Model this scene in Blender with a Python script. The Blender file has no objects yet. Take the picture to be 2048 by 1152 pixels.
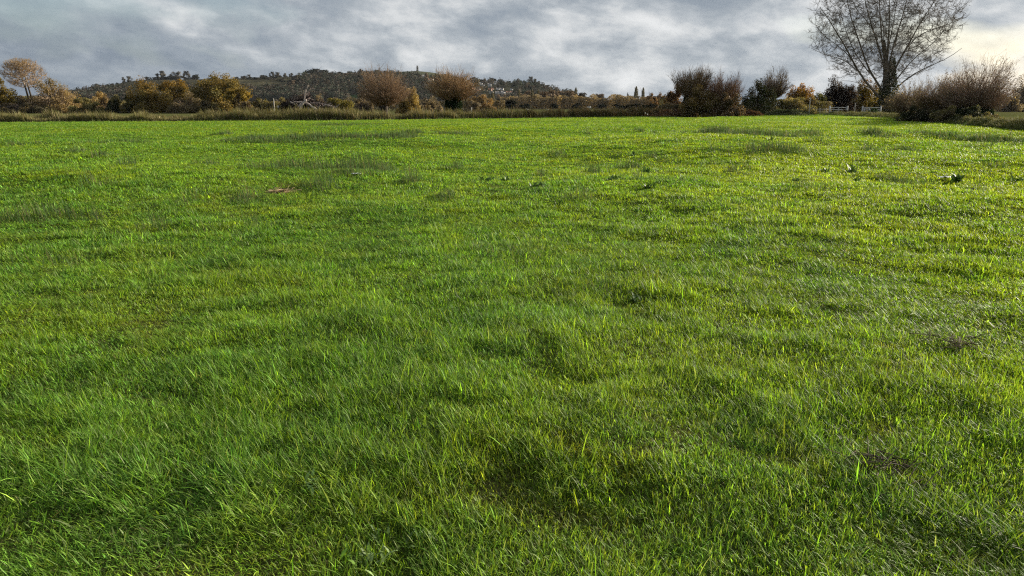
import bpy, math
import numpy as np
from mathutils import Vector

R = np.random.default_rng(11)
C = bpy.context.scene.collection
scene = bpy.context.scene
rad = math.radians

# ------------------------------------------------------------------ camera model (2048 x 1152 pixels of the photograph)
FPX, PITCH, EYE = 1409.0, rad(14.45), 1.6
CP, SP = math.cos(PITCH), math.sin(PITCH)

def ray(px, py):
    u, v = (px - 1024) / FPX, (py - 576) / FPX
    return u, CP - v * SP, -SP - v * CP

def at(px, py, Y):                       # the point seen at a pixel, Y metres ahead
    dx, dy, dz = ray(px, py)
    t = Y / dy
    return np.array([dx * t, Y, EYE + dz * t])

def gnd(px, py):                         # where a pixel meets the level ground
    dx, dy, dz = ray(px, py)
    t = EYE / -dz
    return np.array([dx * t, dy * t, 0.0])

def wpx(n, Y):                           # metres covered by n pixels near the horizon, Y metres ahead
    return n * Y * 0.968 / FPX

# ------------------------------------------------------------------ noise
def _hash(ix, iy, seed):
    h = np.atleast_1d(np.asarray(ix).astype(np.int64) * 374761393 + np.asarray(iy).astype(np.int64) * 668265263 + seed * 974634777).astype(np.uint32)
    h = (h ^ (h >> np.uint32(13))) * np.uint32(1274126177)
    h = (h ^ (h >> np.uint32(16))) * np.uint32(2246822519)
    return (((h ^ (h >> np.uint32(15))) & np.uint32(0xFFFFFF)) / float(0xFFFFFF)).reshape(np.shape(ix))

def vnoise(x, y, seed=0):
    x = np.asarray(x, float); y = np.asarray(y, float)
    ix, iy = np.floor(x), np.floor(y)
    fx, fy = x - ix, y - iy
    fx = fx * fx * fx * (fx * (fx * 6 - 15) + 10); fy = fy * fy * fy * (fy * (fy * 6 - 15) + 10)
    a, b = _hash(ix, iy, seed), _hash(ix + 1, iy, seed)
    c, d = _hash(ix, iy + 1, seed), _hash(ix + 1, iy + 1, seed)
    return (a + (b - a) * fx) * (1 - fy) + (c + (d - c) * fx) * fy

def fbm(x, y, s, seed=0, octv=3):        # 0..1, mean .5, feature size s metres
    t, a, n = 0.0, 1.0, 0.0
    for o in range(octv):
        c, q = math.cos(o * 1.1 + seed), math.sin(o * 1.1 + seed)
        t = t + a * vnoise((x * c - y * q) / s * 2 ** o + 17.3 * o, (x * q + y * c) / s * 2 ** o - 9.1 * o, seed + o)
        n += a; a *= 0.5
    return t / n

def sstep(a, b, x):
    t = np.clip((x - a) / (b - a), 0, 1)
    return t * t * (3 - 2 * t)

# ------------------------------------------------------------------ the field's far edge and the lie of the land
EDGE_PX = [(-500, 249), (-200, 247), (0, 245), (300, 243), (700, 241), (1024, 237), (1300, 233), (1480, 231), (1560, 229), (1620, 228.5),
           (1690, 232), (1770, 236), (1850, 243), (1950, 252), (2048, 262), (2200, 285), (2500, 340)]
_e = np.array([gnd(*p) for p in EDGE_PX])
EDGE_AZ, EDGE_R = np.arctan2(_e[:, 0], _e[:, 1]), np.hypot(_e[:, 0], _e[:, 1])
def edge_r(az): return np.interp(az, EDGE_AZ, EDGE_R)
AZ_BANK = math.atan2(*gnd(1600, 229)[:2])

def H(x, y):
    x = np.asarray(x, float); y = np.asarray(y, float)
    r = np.hypot(x, y); az = np.arctan2(x, y)
    er = edge_r(az)
    inside = 1 - sstep(er * 0.8, er * 0.98, r)
    k = sstep(0.5, 6, r)
    h = (fbm(x, y, 11, 3, 2) - .5) * 0.34 * k + (fbm(x, y, 6.5, 5, 2) - .5) * 0.62 * sstep(4, 15, r) + (fbm(x, y, 3.2, 8, 2) - .5) * 0.10 * (0.4 + .6 * k) + (fbm(x, y, 0.7, 21, 2) - .5) * 0.07
    h = h * inside * (1 - 0.45 * sstep(25, 70, r))
    bank = sstep(AZ_BANK - .03, AZ_BANK + .04, az) * (1 - sstep(0.9, 1.3, az))
    d = r - er
    h = h + bank * (0.55 * np.exp(-((d - 3.0) / 1.9) ** 2) - 0.35 * np.exp(-((d - 8.0) / 2.2) ** 2) + 0.35 * np.exp(-((d - 14) / 3.5) ** 2))
    h = h - (1 - bank) * 0.12 * np.exp(-((d - 1.0) / 1.5) ** 2) * (az < AZ_BANK)
    return h

# ------------------------------------------------------------------ materials
def new_mat(name):
    m = bpy.data.materials.new(name); m.use_nodes = True
    nt = m.node_tree; nt.nodes.clear()
    return m, nt, nt.nodes.new('ShaderNodeOutputMaterial')

def plant_mat(name, rough=.5, trans=.35, spec=.3, tint=(1.35, 1.15, .55), vary=.25, nscale=3.0):
    m, nt, out = new_mat(name)
    N, L = nt.nodes.new, nt.links.new
    a = N('ShaderNodeAttribute'); a.attribute_name = 'col'
    geo = N('ShaderNodeNewGeometry')
    noi = N('ShaderNodeTexNoise'); noi.inputs['Scale'].default_value = nscale; noi.inputs['Detail'].default_value = 3
    L(geo.outputs['Position'], noi.inputs['Vector'])
    mr = N('ShaderNodeMapRange'); mr.inputs['From Min'].default_value = .3; mr.inputs['From Max'].default_value = .7
    mr.inputs['To Min'].default_value = 1 - vary; mr.inputs['To Max'].default_value = 1 + vary
    L(noi.outputs['Fac'], mr.inputs['Value'])
    mul = N('ShaderNodeVectorMath'); mul.operation = 'SCALE'
    L(a.outputs['Color'], mul.inputs[0]); L(mr.outputs['Result'], mul.inputs['Scale'])
    b = N('ShaderNodeBsdfPrincipled')
    b.inputs['Roughness'].default_value = rough; b.inputs['Specular IOR Level'].default_value = spec
    L(mul.outputs[0], b.inputs['Base Color'])
    if trans <= 0:
        L(b.outputs[0], out.inputs['Surface']); return m
    t = N('ShaderNodeBsdfTranslucent')
    tm = N('ShaderNodeVectorMath'); tm.operation = 'MULTIPLY'; tm.inputs[1].default_value = tint
    L(mul.outputs[0], tm.inputs[0]); L(tm.outputs[0], t.inputs['Color'])
    mx = N('ShaderNodeMixShader'); mx.inputs[0].default_value = trans
    L(b.outputs[0], mx.inputs[1]); L(t.outputs[0], mx.inputs[2]); L(mx.outputs[0], out.inputs['Surface'])
    return m

M_GRASS = plant_mat('grass_blades', .52, .48, .17, (1.32, 1.22, .45), .12, 1.5)
M_RUSH = plant_mat('rush_blades', .65, .35, .05, (1.1, 1.1, .7), .15)
M_REED = plant_mat('dry_reeds', .7, .25, .08, (1.2, 1.1, .7), .3, .6)
M_LEAF = plant_mat('autumn_leaves', .6, .35, .12, (1.2, 1.1, .6), .3, .5)
M_IVY = plant_mat('ivy_leaves', .5, .2, .12, (1.2, 1.2, .6), .2)
M_BARK = plant_mat('bark', .85, 0, .05, vary=.3, nscale=2.0)
M_FAR = plant_mat('far_foliage', .9, .1, 0, (1.2, 1.1, .8), .3, .06)

def noise_mat(name, c1, c2, scale, rough=.9, spec=.2, bump=0):
    m, nt, out = new_mat(name)
    N, L = nt.nodes.new, nt.links.new
    geo = N('ShaderNodeNewGeometry')
    noi = N('ShaderNodeTexNoise'); noi.inputs['Scale'].default_value = scale; noi.inputs['Detail'].default_value = 6
    L(geo.outputs['Position'], noi.inputs['Vector'])
    rp = N('ShaderNodeValToRGB'); rp.color_ramp.elements[0].position = .3; rp.color_ramp.elements[1].position = .7
    rp.color_ramp.elements[0].color = (*c1, 1); rp.color_ramp.elements[1].color = (*c2, 1)
    L(noi.outputs['Fac'], rp.inputs[0])
    b = N('ShaderNodeBsdfPrincipled'); b.inputs['Roughness'].default_value = rough; b.inputs['Specular IOR Level'].default_value = spec
    L(rp.outputs[0], b.inputs['Base Color'])
    if bump:
        bp = N('ShaderNodeBump'); bp.inputs['Strength'].default_value = bump; bp.inputs['Distance'].default_value = .05
        L(noi.outputs['Fac'], bp.inputs['Height']); L(bp.outputs[0], b.inputs['Normal'])
    L(b.outputs[0], out.inputs['Surface'])
    return m

M_PALEWOOD = noise_mat('weathered_timber', (.34, .31, .26), (.55, .52, .46), 6)
M_PAINT = noise_mat('white_painted_timber', (.46, .45, .41), (.60, .59, .55), 5)
M_WHITE = noise_mat('white_plastic', (.70, .70, .68), (.82, .82, .80), 5, .5)
M_FEATHER = noise_mat('white_feathers', (.75, .74, .70), (.85, .84, .82), 8, .8)
M_BEAK = noise_mat('yellow_beak', (.5, .3, .05), (.6, .35, .06), 9, .5)
M_STONE = noise_mat('grey_stone', (.16, .145, .12), (.24, .22, .19), .4)
M_OPEN = noise_mat('dark_opening', (.02, .02, .022), (.035, .035, .04), 1)
M_SLATE = noise_mat('slate_roof', (.10, .10, .11), (.16, .15, .15), .8)
M_TILE = noise_mat('tile_roof', (.20, .10, .07), (.28, .15, .10), .8)
M_RENDER = noise_mat('white_render', (.50, .49, .46), (.64, .63, .60), .5)
M_CREAM = noise_mat('cream_render', (.55, .48, .36), (.66, .59, .46), .5)
M_BRICK = noise_mat('brick_wall', (.30, .19, .14), (.40, .27, .20), .9)

# ------------------------------------------------------------------ mesh building
class Acc:
    def __init__(s): s.v, s.c, s.q, s.t, s.n = [], [], [], [], 0
    def add(s, v, col, quads=None, tris=None):
        v = np.asarray(v, np.float32).reshape(-1, 3)
        col = np.broadcast_to(np.asarray(col, np.float32), v.shape)
        s.v.append(v); s.c.append(col)
        if quads is not None and len(quads): s.q.append(np.asarray(quads, np.int64).reshape(-1, 4) + s.n)
        if tris is not None and len(tris): s.t.append(np.asarray(tris, np.int64).reshape(-1, 3) + s.n)
        s.n += len(v)
    def mesh(s, name, mat, origin=(0, 0, 0), smooth=False):
        me = bpy.data.meshes.new(name)
        v = np.concatenate(s.v) - np.asarray(origin, np.float32)
        q = np.concatenate(s.q) if s.q else np.zeros((0, 4), np.int64)
        t = np.concatenate(s.t) if s.t else np.zeros((0, 3), np.int64)
        loops = np.concatenate([q.ravel(), t.ravel()]).astype(np.int32)
        tot = np.concatenate([np.full(len(q), 4), np.full(len(t), 3)]).astype(np.int32)
        st = np.concatenate([[0], np.cumsum(tot)[:-1]]).astype(np.int32)
        me.vertices.add(len(v)); me.vertices.foreach_set('co', v.astype(np.float32).ravel())
        me.loops.add(len(loops)); me.loops.foreach_set('vertex_index', loops)
        me.polygons.add(len(tot)); me.polygons.foreach_set('loop_start', st); me.polygons.foreach_set('loop_total', tot)
        if smooth: me.polygons.foreach_set('use_smooth', np.ones(len(tot), bool))
        me.update(calc_edges=True)
        at_ = me.attributes.new('col', 'FLOAT_COLOR', 'POINT')
        c = np.ones((len(v), 4), np.float32); c[:, :3] = np.concatenate(s.c)
        at_.data.foreach_set('color', c.ravel())
        me.materials.append(mat)
        return me
    def obj(s, name, mat, parent=None, origin=(0, 0, 0), smooth=False):
        o = bpy.data.objects.new(name, s.mesh(name, mat, origin, smooth)); C.objects.link(o)
        if parent is not None: o.parent = parent
        else: o.location = origin
        return o

def tag(o, label=None, cat=None, group=None, kind=None):
    if label: o['label'] = label
    if cat: o['category'] = cat
    if group: o['group'] = group
    if kind: o['kind'] = kind
    return o

def thing(name, label, cat, loc, group=None):
    o = bpy.data.objects.new(name, None); C.objects.link(o)
    o.location = loc; o.empty_display_size = .2
    return tag(o, label, cat, group)

def dup(root, loc, rotz=0, scale=(1, 1, 1), label=None, group=None):
    r = root.copy(); C.objects.link(r); r.location = loc; r.rotation_euler = (0, 0, rotz); r.scale = scale
    if label: r['label'] = label
    if group: r['group'] = group
    for ch in list(root.children):
        c = ch.copy(); C.objects.link(c); c.parent = r
        for g in list(ch.children):
            d = g.copy(); C.objects.link(d); d.parent = c
    return r

def unit(a): return a / np.maximum(np.linalg.norm(a, axis=-1, keepdims=True), 1e-9)

def tubes(acc, P, Rr, sides, col):
    """P (N,K,3) centre lines, Rr (N,K) radii, col (3,) | (N,3) | (N,K,3)"""
    P = np.asarray(P, float); N, K, _ = P.shape
    T = np.empty_like(P); T[:, 1:-1] = P[:, 2:] - P[:, :-2]; T[:, 0] = P[:, 1] - P[:, 0]; T[:, -1] = P[:, -1] - P[:, -2]
    T = unit(T)
    ref = np.where(np.abs(T[:, :1, 2:3]) > .85, np.array([1., 0, 0]), np.array([0, 0, 1.]))
    ref = np.broadcast_to(ref, T.shape)
    A = unit(np.cross(T, ref)); B = np.cross(T, A)
    an = np.arange(sides) / sides * 2 * math.pi
    V = P[:, :, None] + Rr[:, :, None, None] * (np.cos(an)[:, None] * A[:, :, None] + np.sin(an)[:, None] * B[:, :, None])
    col = np.asarray(col, float)
    if col.ndim == 1: col = col[None, None]
    elif col.ndim == 2: col = col[:, None]
    cc = np.broadcast_to(col[:, :, None], V.shape)
    k = np.arange(K - 1)[:, None]; i = np.arange(sides)[None]
    j = (i + 1) % sides
    q = np.stack([k * sides + i, k * sides + j, (k + 1) * sides + j, (k + 1) * sides + i], -1).reshape(-1, 4)
    Q = (q[None] + (np.arange(N) * K * sides)[:, None, None]).reshape(-1, 4)
    acc.add(V.reshape(-1, 3), cc.reshape(-1, 3), Q)

def leaves(acc, P, size, col, aspect=.6, up=0.0, nrm=None):
    P = np.asarray(P, float); N = len(P)
    n = R.normal(size=(N, 3)); n[:, 2] += up
    if nrm is not None: n = n * .3 + nrm
    n = unit(n)
    a = unit(np.cross(n, R.normal(size=(N, 3)))); b = np.cross(n, a)
    s = np.broadcast_to(np.asarray(size, float), (N,))[:, None]
    V = np.stack([P - a * s, P + b * s * aspect, P + a * s, P - b * s * aspect], 1)
    acc.add(V.reshape(-1, 3), np.repeat(np.broadcast_to(np.asarray(col, float), (N, 3)), 4, 0), np.arange(4 * N).reshape(-1, 4))

def strips(acc, root, head, length, width, lean, bend, S, col, tip=None, twist=None):
    """grass-like blades: root (N,3), head = heading angle, lean/bend from the vertical; colour per blade"""
    N = len(root)
    hx, hy = np.cos(head), np.sin(head)
    tw = R.uniform(-1.3, 1.3, N) if twist is None else twist
    side = np.stack([-hy * np.cos(tw) + hx * np.sin(tw) * .5, hx * np.cos(tw) + hy * np.sin(tw) * .5, np.sin(tw) * .45], -1)
    p = np.array(root, float); V = []; cl = []
    tipc = col if tip is None else tip
    for k in range(S):
        f = k / S
        w = (width * (1 - .55 * f * f))[:, None] * .5
        V += [p - side * w, p + side * w]
        c = col * (1 - f) + tipc * f
        cl += [c, c]
        a = lean + bend * (k + .5) / S
        st = (length / S)
        p = p + np.stack([np.sin(a) * hx * st, np.sin(a) * hy * st, np.cos(a) * st], -1)
    V.append(p); cl.append(tipc)
    V = np.stack(V, 1); cl = np.stack(cl, 1); m = 2 * S + 1
    base = (np.arange(N) * m)[:, None]
    qs = np.array([[2 * k, 2 * k + 1, 2 * k + 3, 2 * k + 2] for k in range(S - 1)], np.int64).reshape(1, -1)
    ts = np.array([[2 * S - 2, 2 * S - 1, 2 * S]], np.int64)
    acc.add(V.reshape(-1, 3), cl.reshape(-1, 3), (base + qs).reshape(-1, 4) if S > 1 else None, (base + ts).reshape(-1, 3))

def pick(pal, n):
    cols = np.array([p[0] for p in pal], float); w = np.array([p[1] for p in pal], float)
    return cols[R.choice(len(pal), n, p=w / w.sum())]

# ------------------------------------------------------------------ ground sheet
def build_ground():
    rr = [0.0]; r = .35
    while r < 9000: rr.append(r); r *= 1.017
    rr = np.array(rr)
    az = np.concatenate([np.linspace(-180, -58, 25)[:-1], np.linspace(-58, 58, 330), np.linspace(58, 180, 25)[1:-1]]) * math.pi / 180
    A, Q = np.meshgrid(az, rr)
    x, y = Q * np.sin(A), Q * np.cos(A)
    z = H(x, y)
    er = edge_r(A)
    inside = (Q < er + .4)
    n1 = fbm(x, y, 14, 31)[..., None]; n2 = fbm(x, y, 2.2, 37)[..., None]
    fieldc = np.array([.085, .175, .018]) * (1 - n2) + np.array([.14, .225, .024]) * n2
    n3 = fbm(x, y, 60, 41)[..., None]; n4 = fbm(x / 6, y, 9, 43)[..., None]
    far = np.array([.115, .105, .045]) * n4 + np.array([.060, .078, .022]) * (1 - n4)
    far = far * (.7 + .6 * n3)
    n5 = fbm(x, y, 260, 47)[..., None]
    vfar = np.array([.042, .058, .020]) * n5 + np.array([.075, .066, .034]) * (1 - n5)
    k = sstep(250, 500, Q)[..., None]
    far = far * (1 - k) + vfar * k
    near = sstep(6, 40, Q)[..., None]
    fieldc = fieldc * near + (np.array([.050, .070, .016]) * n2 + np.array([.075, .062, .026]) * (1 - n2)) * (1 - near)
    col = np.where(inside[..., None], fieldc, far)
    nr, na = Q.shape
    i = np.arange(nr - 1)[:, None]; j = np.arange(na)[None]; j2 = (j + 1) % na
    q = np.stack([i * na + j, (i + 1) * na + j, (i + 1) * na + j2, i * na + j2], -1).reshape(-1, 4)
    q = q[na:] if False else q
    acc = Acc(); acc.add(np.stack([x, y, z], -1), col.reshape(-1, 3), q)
    m = plant_mat('turf_ground', .95, 0, 0, vary=.45, nscale=14)
    o = acc.obj('ground', m, smooth=True); tag(o, kind='structure')

build_ground()

# ------------------------------------------------------------------ pasture grass
WIND = math.pi                      # blades are combed towards -x
APEX, HALF = -1.2, rad(41.5)

def spots(n_of_r, r0, r1, step=400):
    e = np.geomspace(r0, r1, step)
    m = .5 * (e[1:] + e[:-1])
    cnt = n_of_r(m) * m * (e[1:] - e[:-1]) * 2 * HALF
    tot = int(cnt.sum())
    idx = np.searchsorted(np.cumsum(cnt) / cnt.sum(), R.random(tot))
    idx = np.minimum(idx, len(m) - 1)
    r = e[idx] + R.random(tot) * (e[idx + 1] - e[idx])
    a = R.uniform(-HALF, HALF, tot)
    x, y = r * np.sin(a), r * np.cos(a) + APEX
    q = np.hypot(x, y); az = np.arctan2(x, y)
    keep = (q < edge_r(az) + .2) & (q > .9)
    return x[keep], y[keep], q[keep]

G_LUSH, G_MID, G_YEL = np.array([.106, .226, .036]), np.array([.152, .278, .032]), np.array([.222, .300, .026])
G_STRAW, G_MOSS = np.array([.42, .38, .18]), np.array([.190, .185, .028])

def grass_colour(x, y, d):
    n = len(x)
    nb = (1 - sstep(3.5, 13, d))  # nearness: greener turf here, the yellow of grazing light is painted farther off
    lush = sstep(.36, .66, .05 * nb + fbm(x, y, .45, 51) * .45 + fbm(x, y, 1.4, 52) * .3 + fbm(x, y, 5.0, 53) * .25)[:, None]
    yel = sstep(.36, .70, fbm(x, y, .6, 57) * .45 + fbm(x, y, 2.2, 58) * .25 + fbm(x, y, 9, 59) * .30 + np.clip(x / np.maximum(y, 1), -.8, .8) * .10)[:, None] * (1 - .55 * nb)[:, None]  # yellow patches plus painted backlight: yellower with distance and towards +x
    moss = sstep(.63, .84, fbm(x, y, .32, 61) * .7 + fbm(x, y, 1.6, 63) * .3)[:, None] * (1 - .8 * sstep(5, 12, d))[:, None]
    c = G_MID * (1 - lush) + G_LUSH * lush
    c = c * (1 - .75 * yel) + G_YEL * .75 * yel
    c = c * (1 - .40 * moss) + G_MOSS * .40 * moss
    c = c * np.exp(R.normal(0, 1, (n, 1)) * (.44 - .24 * sstep(15, 50, d))[:, None]) * np.exp(R.normal(0, .08, (n, 3)))
    pale = R.random(n) < .07; c[pale] = np.array([.30, .40, .16]) * R.uniform(.7, 1.1, (pale.sum(), 1))  # scattered pale blades imitate highlights on the turf
    straw = R.random(n) < (.022 + .13 * moss[:, 0])
    c[straw] = G_STRAW * R.uniform(.5, 1.1, (straw.sum(), 1))
    return c, lush[:, 0], moss[:, 0], straw

def build_grass(name, n_of_r, r0, r1, wid, lng, S):
    x, y, d = spots(n_of_r, r0, r1)
    # tufting: pull some roots together
    c, lush, moss, straw = grass_colour(x, y, d)
    tuft = fbm(x, y, .28, 71, 2); big = fbm(x, y, 1.3, 73, 2)
    bare = sstep(.62, .72, fbm(x, y, .42, 75) * .7 + fbm(x, y, 1.5, 76) * .3)
    keep = R.random(len(x)) > bare * .15
    x, y, d, c, lush, moss, straw, tuft, big, bare = [a[keep] for a in (x, y, d, c, lush, moss, straw, tuft, big, bare)]
    n = len(x)
    L = lng(d) * (.68 + .25 * lush + .72 * sstep(.40, .74, tuft) + .22 * sstep(.4, .65, big)) * R.lognormal(0, .28, n) * (1 - .3 * moss) * (1 - .3 * bare)
    wdir = WIND + (fbm(x, y, 2.6, 81) - .5) * 3.4 + (fbm(x, y, .35, 83) - .5) * 4.0 + R.normal(0, 1.5, n)
    lean = np.abs(R.normal(.34, .30, n)) + .34 * sstep(.4, .7, fbm(x, y, 1.9, 85))
    bend = R.gamma(2.2, .30, n) + .1
    lie = (R.random(n) < .09) | straw
    lean = np.where(lie, R.uniform(.7, 1.35, n), lean)
    wdir = np.where(lie, R.uniform(0, 6.28, n), wdir)
    W = wid(d) * R.lognormal(0, .25, n)
    broad = R.random(n) < .035; W = np.where(broad, W * 2.1, W)
    W = np.minimum(W, np.maximum(.009, wid(d) * 1.9))
    long_ = R.random(n) < .012
    L = np.where(long_, L * 1.8, L)
    root = np.stack([x, y, H(x, y) - .006], -1)
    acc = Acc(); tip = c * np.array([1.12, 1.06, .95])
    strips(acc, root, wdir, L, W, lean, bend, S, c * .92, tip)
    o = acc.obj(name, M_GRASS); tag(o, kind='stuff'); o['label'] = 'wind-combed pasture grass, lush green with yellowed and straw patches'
    return n

n1 = build_grass('grass', lambda r: 21500 * np.minimum(1, (4.2 / r) ** 1.2), 1.0, 12, lambda d: np.maximum(.0044, .0010 * d), lambda d: .044 + 0 * d, 3)
n2 = build_grass('grass', lambda r: 4700 * (12 / r) ** 1.75, 12, 165, lambda d: np.minimum(.0011 * d, .05), lambda d: .038 + .0004 * np.minimum(d, 100), 2)
print('blades', n1, n2)

# ------------------------------------------------------------------ rushes: patches of dark grey-green spikes
RUSH = [  # pixel centre, half width, half height, density, height
    (640, 288, 200, 11, 1.0, .26), (790, 286, 60, 9, 1.2, .30), (520, 292, 90, 5, .5, .22), (915, 269, 60, 3, .6, .25), (820, 272, 30, 5, .9, .30),
    (640, 352, 190, 14, .55, .26), (730, 358, 80, 18, 1.5, .36), (790, 352, 50, 10, .9, .32), (650, 388, 50, 7, 1.2, .30), (825, 379, 26, 6, 1.5, .26), (560, 358, 90, 10, .5, .25),
    (95, 455, 130, 16, .8, .24), (310, 467, 50, 9, 1.0, .24), (505, 462, 55, 10, .9, .24), (60, 540, 120, 18, .45, .20), (190, 398, 60, 5, .5, .22), (430, 478, 60, 8, .4, .20),
    (1440, 271, 80, 4, 1.2, .34), (1310, 268, 14, 2, 1.2, .34), (1530, 283, 100, 7, 1.1, .34), (1620, 274, 45, 4, .8, .30), (1755, 274, 25, 4, 1.2, .34), (1520, 314, 115, 6, 1.0, .28),
    (1860, 276, 16, 4, 1.2, .30), (1905, 277, 30, 4, .9, .30), (1985, 281, 50, 6, 1.1, .30), (2030, 282, 30, 6, .9, .3), (1830, 271, 12, 3, 1.0, .30), (1115, 308, 24, 4, .6, .22),
    (1235, 592, 70, 16, .35, .13), (1000, 520, 120, 16, .3, .14), (700, 250, 140, 2, .4, .2), (250, 290, 120, 4, .35, .2), (40, 292, 60, 4, .5, .22), (1990, 352, 30, 6, .4, .2),
    (1990, 296, 14, 4, .9, .26), (1420, 330, 80, 6, .3, .16), (1190, 345, 30, 6, .8, .22),
]
for _ in range(46):                      # stray tufts between the bands
    _y = 262 + 170 * R.random() ** 1.5
    RUSH.append((R.uniform(150, 2040), _y, R.uniform(8, 30) * (.5 + (_y - 240) / 120), 2 + (_y - 255) / 22, R.uniform(.5, 1.1), R.uniform(.16, .26)))
acc = Acc()
for (cx, cy, hw, hh, den, ht) in RUSH:
    g0, gx, ga, gb = gnd(cx, cy), gnd(cx + hw, cy), gnd(cx, cy + hh), gnd(cx, cy - hh)
    a, b = gx[0] - g0[0], (gb[1] - ga[1]) / 2
    d = np.hypot(*g0[:2])
    w = max(.0045, .00055 * d)
    area = math.pi * a * b
    n = int(min(26000, den * area * 2.6 / (ht * w) * .6))
    th, q = R.uniform(0, 6.283, n), np.sqrt(R.random(n))
    x = g0[0] + a * q * np.cos(th); y = (ga[1] + gb[1]) / 2 + b * q * np.sin(th)
    k = (fbm(x, y, .55, 91 + int(cx) % 7) > .40 + .20 * q) & (R.random(n) > .5 * q)
    x, y = x[k], y[k]; n = len(x)
    c = np.array([.072, .116, .042]) * R.lognormal(0, .3, (n, 1)) * np.exp(R.normal(0, .08, (n, 3)))
    dry = R.random(n) < .10; c[dry] = np.array([.24, .20, .10]) * R.uniform(.6, 1.1, (dry.sum(), 1))
    strips(acc, np.stack([x, y, H(x, y)], -1), R.uniform(0, 6.28, n) * .5 + WIND - 1.0, ht * 1.15 * R.lognormal(0, .32, n) * (1.05 - .7 * q[k]), w * R.lognormal(0, .2, n), np.abs(R.normal(.08, .24, n)), R.gamma(2, .16, n), 2, c)
o = acc.obj('rushes', M_RUSH); tag(o, kind='stuff'); o['label'] = 'dark grey-green soft rushes growing in bands through the pasture'

# ------------------------------------------------------------------ docks and other broad-leaved weeds
def leaf_blade(acc, base, head, L, W, lean, bend, col, S=6, fold=.25):
    p = np.array(base, float); hx, hy = math.cos(head), math.sin(head)
    side = np.array([-hy, hx, 0.]); rows = []
    for k in range(S + 1):
        f = k / S
        w = W * (math.sin(math.pi * min(1, .08 + f * .92)) ** .7) * (1 + .15 * math.sin(k * 2.4)) * .5
        if k == S: w = .002
        up = np.array([0, 0, 1.]) * fold * w
        rows.append([p - side * w + up, p.copy(), p + side * w + up])
        a = lean + bend * f
        p = p + L / S * np.array([math.sin(a) * hx, math.sin(a) * hy, math.cos(a)])
    V = np.array(rows).reshape(-1, 3)
    q = [[3 * k + i, 3 * k + i + 1, 3 * k + i + 4, 3 * k + i + 3] for k in range(S) for i in range(2)]
    acc.add(V, np.asarray(col), q)

def weed(name, label, cat, px, py, n, L, W, col, group, upright=.7, seedstalk=0, spread=.03):
    g = gnd(px, py); g[2] = float(H(g[0], g[1])) + (.015 if py > 700 else 0)
    t = thing(name, label, cat, g, group)
    for i in range(n):
        acc = Acc()
        h = i * 2.4 + R.normal(0, .3)
        c = np.array(col) * R.lognormal(0, .2)
        leaf_blade(acc, R.normal(0, spread, 3) * [1, 1, 0], h, L * R.uniform(.6, 1.15), W * R.uniform(.7, 1.1), R.uniform(.15, upright), R.uniform(.4, 1.1), c)
        acc.obj('leaf', M_IVY, t, smooth=True)
    for i in range(seedstalk):
        acc = Acc(); h = R.uniform(0, 6.28)
        P = np.array([[[0, 0, 0], [.02 * math.cos(h), .02 * math.sin(h), L * .9], [.07 * math.cos(h), .07 * math.sin(h), L * 1.7]]])
        tubes(acc, P, np.array([[.006, .005, .003]]), 5, (.10, .06, .035)); acc.obj('stalk', M_BARK, t)
    return t

DK, GD = (.072, .130, .036), 'docks scattered over the pasture'
for a in [('dark dock with curled pale leaves, at the tip of a long thin shadow', 968, 374, 13, .26, .09),
          ('low dark dock between the two widest weed clumps of the mid pasture', 1075, 389, 11, .22, .09),
          ('spreading dock casting the broadest dark shadow beside a pale grass mound', 1225, 377, 13, .24, .09),
          ('compact rounded dark dock standing alone on bright turf', 1298, 396, 12, .22, .08),
          ('small upright dock on the brightest turf, nearer the reeds than the others', 1268, 315, 8, .30, .08),
          ('dock with ragged leaves on the shoulder of the pale grass mound', 1185, 342, 12, .24, .08),
          ('flat-growing dock on open turf beyond the pale grass mound', 1292, 345, 11, .26, .09),
          ('thin dark dock just in front of the long rush band', 1540, 299, 9, .30, .08),
          ('tall dark dock with upright leaves below the long rush band', 1703, 339, 14, .36, .10),
          ('dock with scattered leaves a little nearer than the tall dark one', 1712, 357, 9, .24, .08),
          ('faint low dock on yellowish turf, in a loose line with two more', 1560, 343, 8, .22, .08),
          ('sparse low dock trailing behind the tall dark one', 1648, 341, 9, .24, .08),
          ('wide black-looking dock clump next to a white scrap', 1916, 350, 22, .34, .12),
          ('dock half sunk in grass with dark open centre', 1592, 372, 9, .2, .08),
          ('small dock in the dip close to the edge of the frame by the willows', 2036, 349, 10, .24, .09),
          ('low dock at the foot of the rush tuft ringed with yellow grass', 1012, 372, 8, .2, .07),
          ('dark dock cluster in a hollow of the mid pasture', 1268, 612, 8, .13, .05),
          ]:
    weed('dock_plant', a[0], 'weed', a[1], a[2], a[3] + 4, a[4] * .72, a[5] * .62, DK, GD, 1.05, 1 if a[4] > .28 else 0, .05)
weed('leafy_weed', 'pale green leafy weed with crinkled leaves beside a dark gap in the near turf', 'weed', 618, 1003, 18, .055, .014, (.20, .31, .10), None, .9)
weed('leafy_weed', 'whitish-green furry-leaved weed at the bottom edge of the near turf', 'weed', 758, 1132, 22, .050, .013, (.24, .33, .13), None, .7)
weed('leafy_weed', 'bright broad-leaved seedling beside the furry-leaved weed', 'weed', 692, 1146, 7, .042, .018, (.13, .24, .03), None, .7)
weed('leafy_weed', 'grey-green rosette among straw stems behind the furry-leaved weed', 'weed', 775, 1085, 10, .044, .013, (.18, .27, .10), None, .8)
weed('leafy_weed', 'dull dark rosette close to the furry-leaved weed and half under grass', 'weed', 840, 1102, 9, .046, .014, (.15, .22, .08), None, 1.1)

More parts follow.
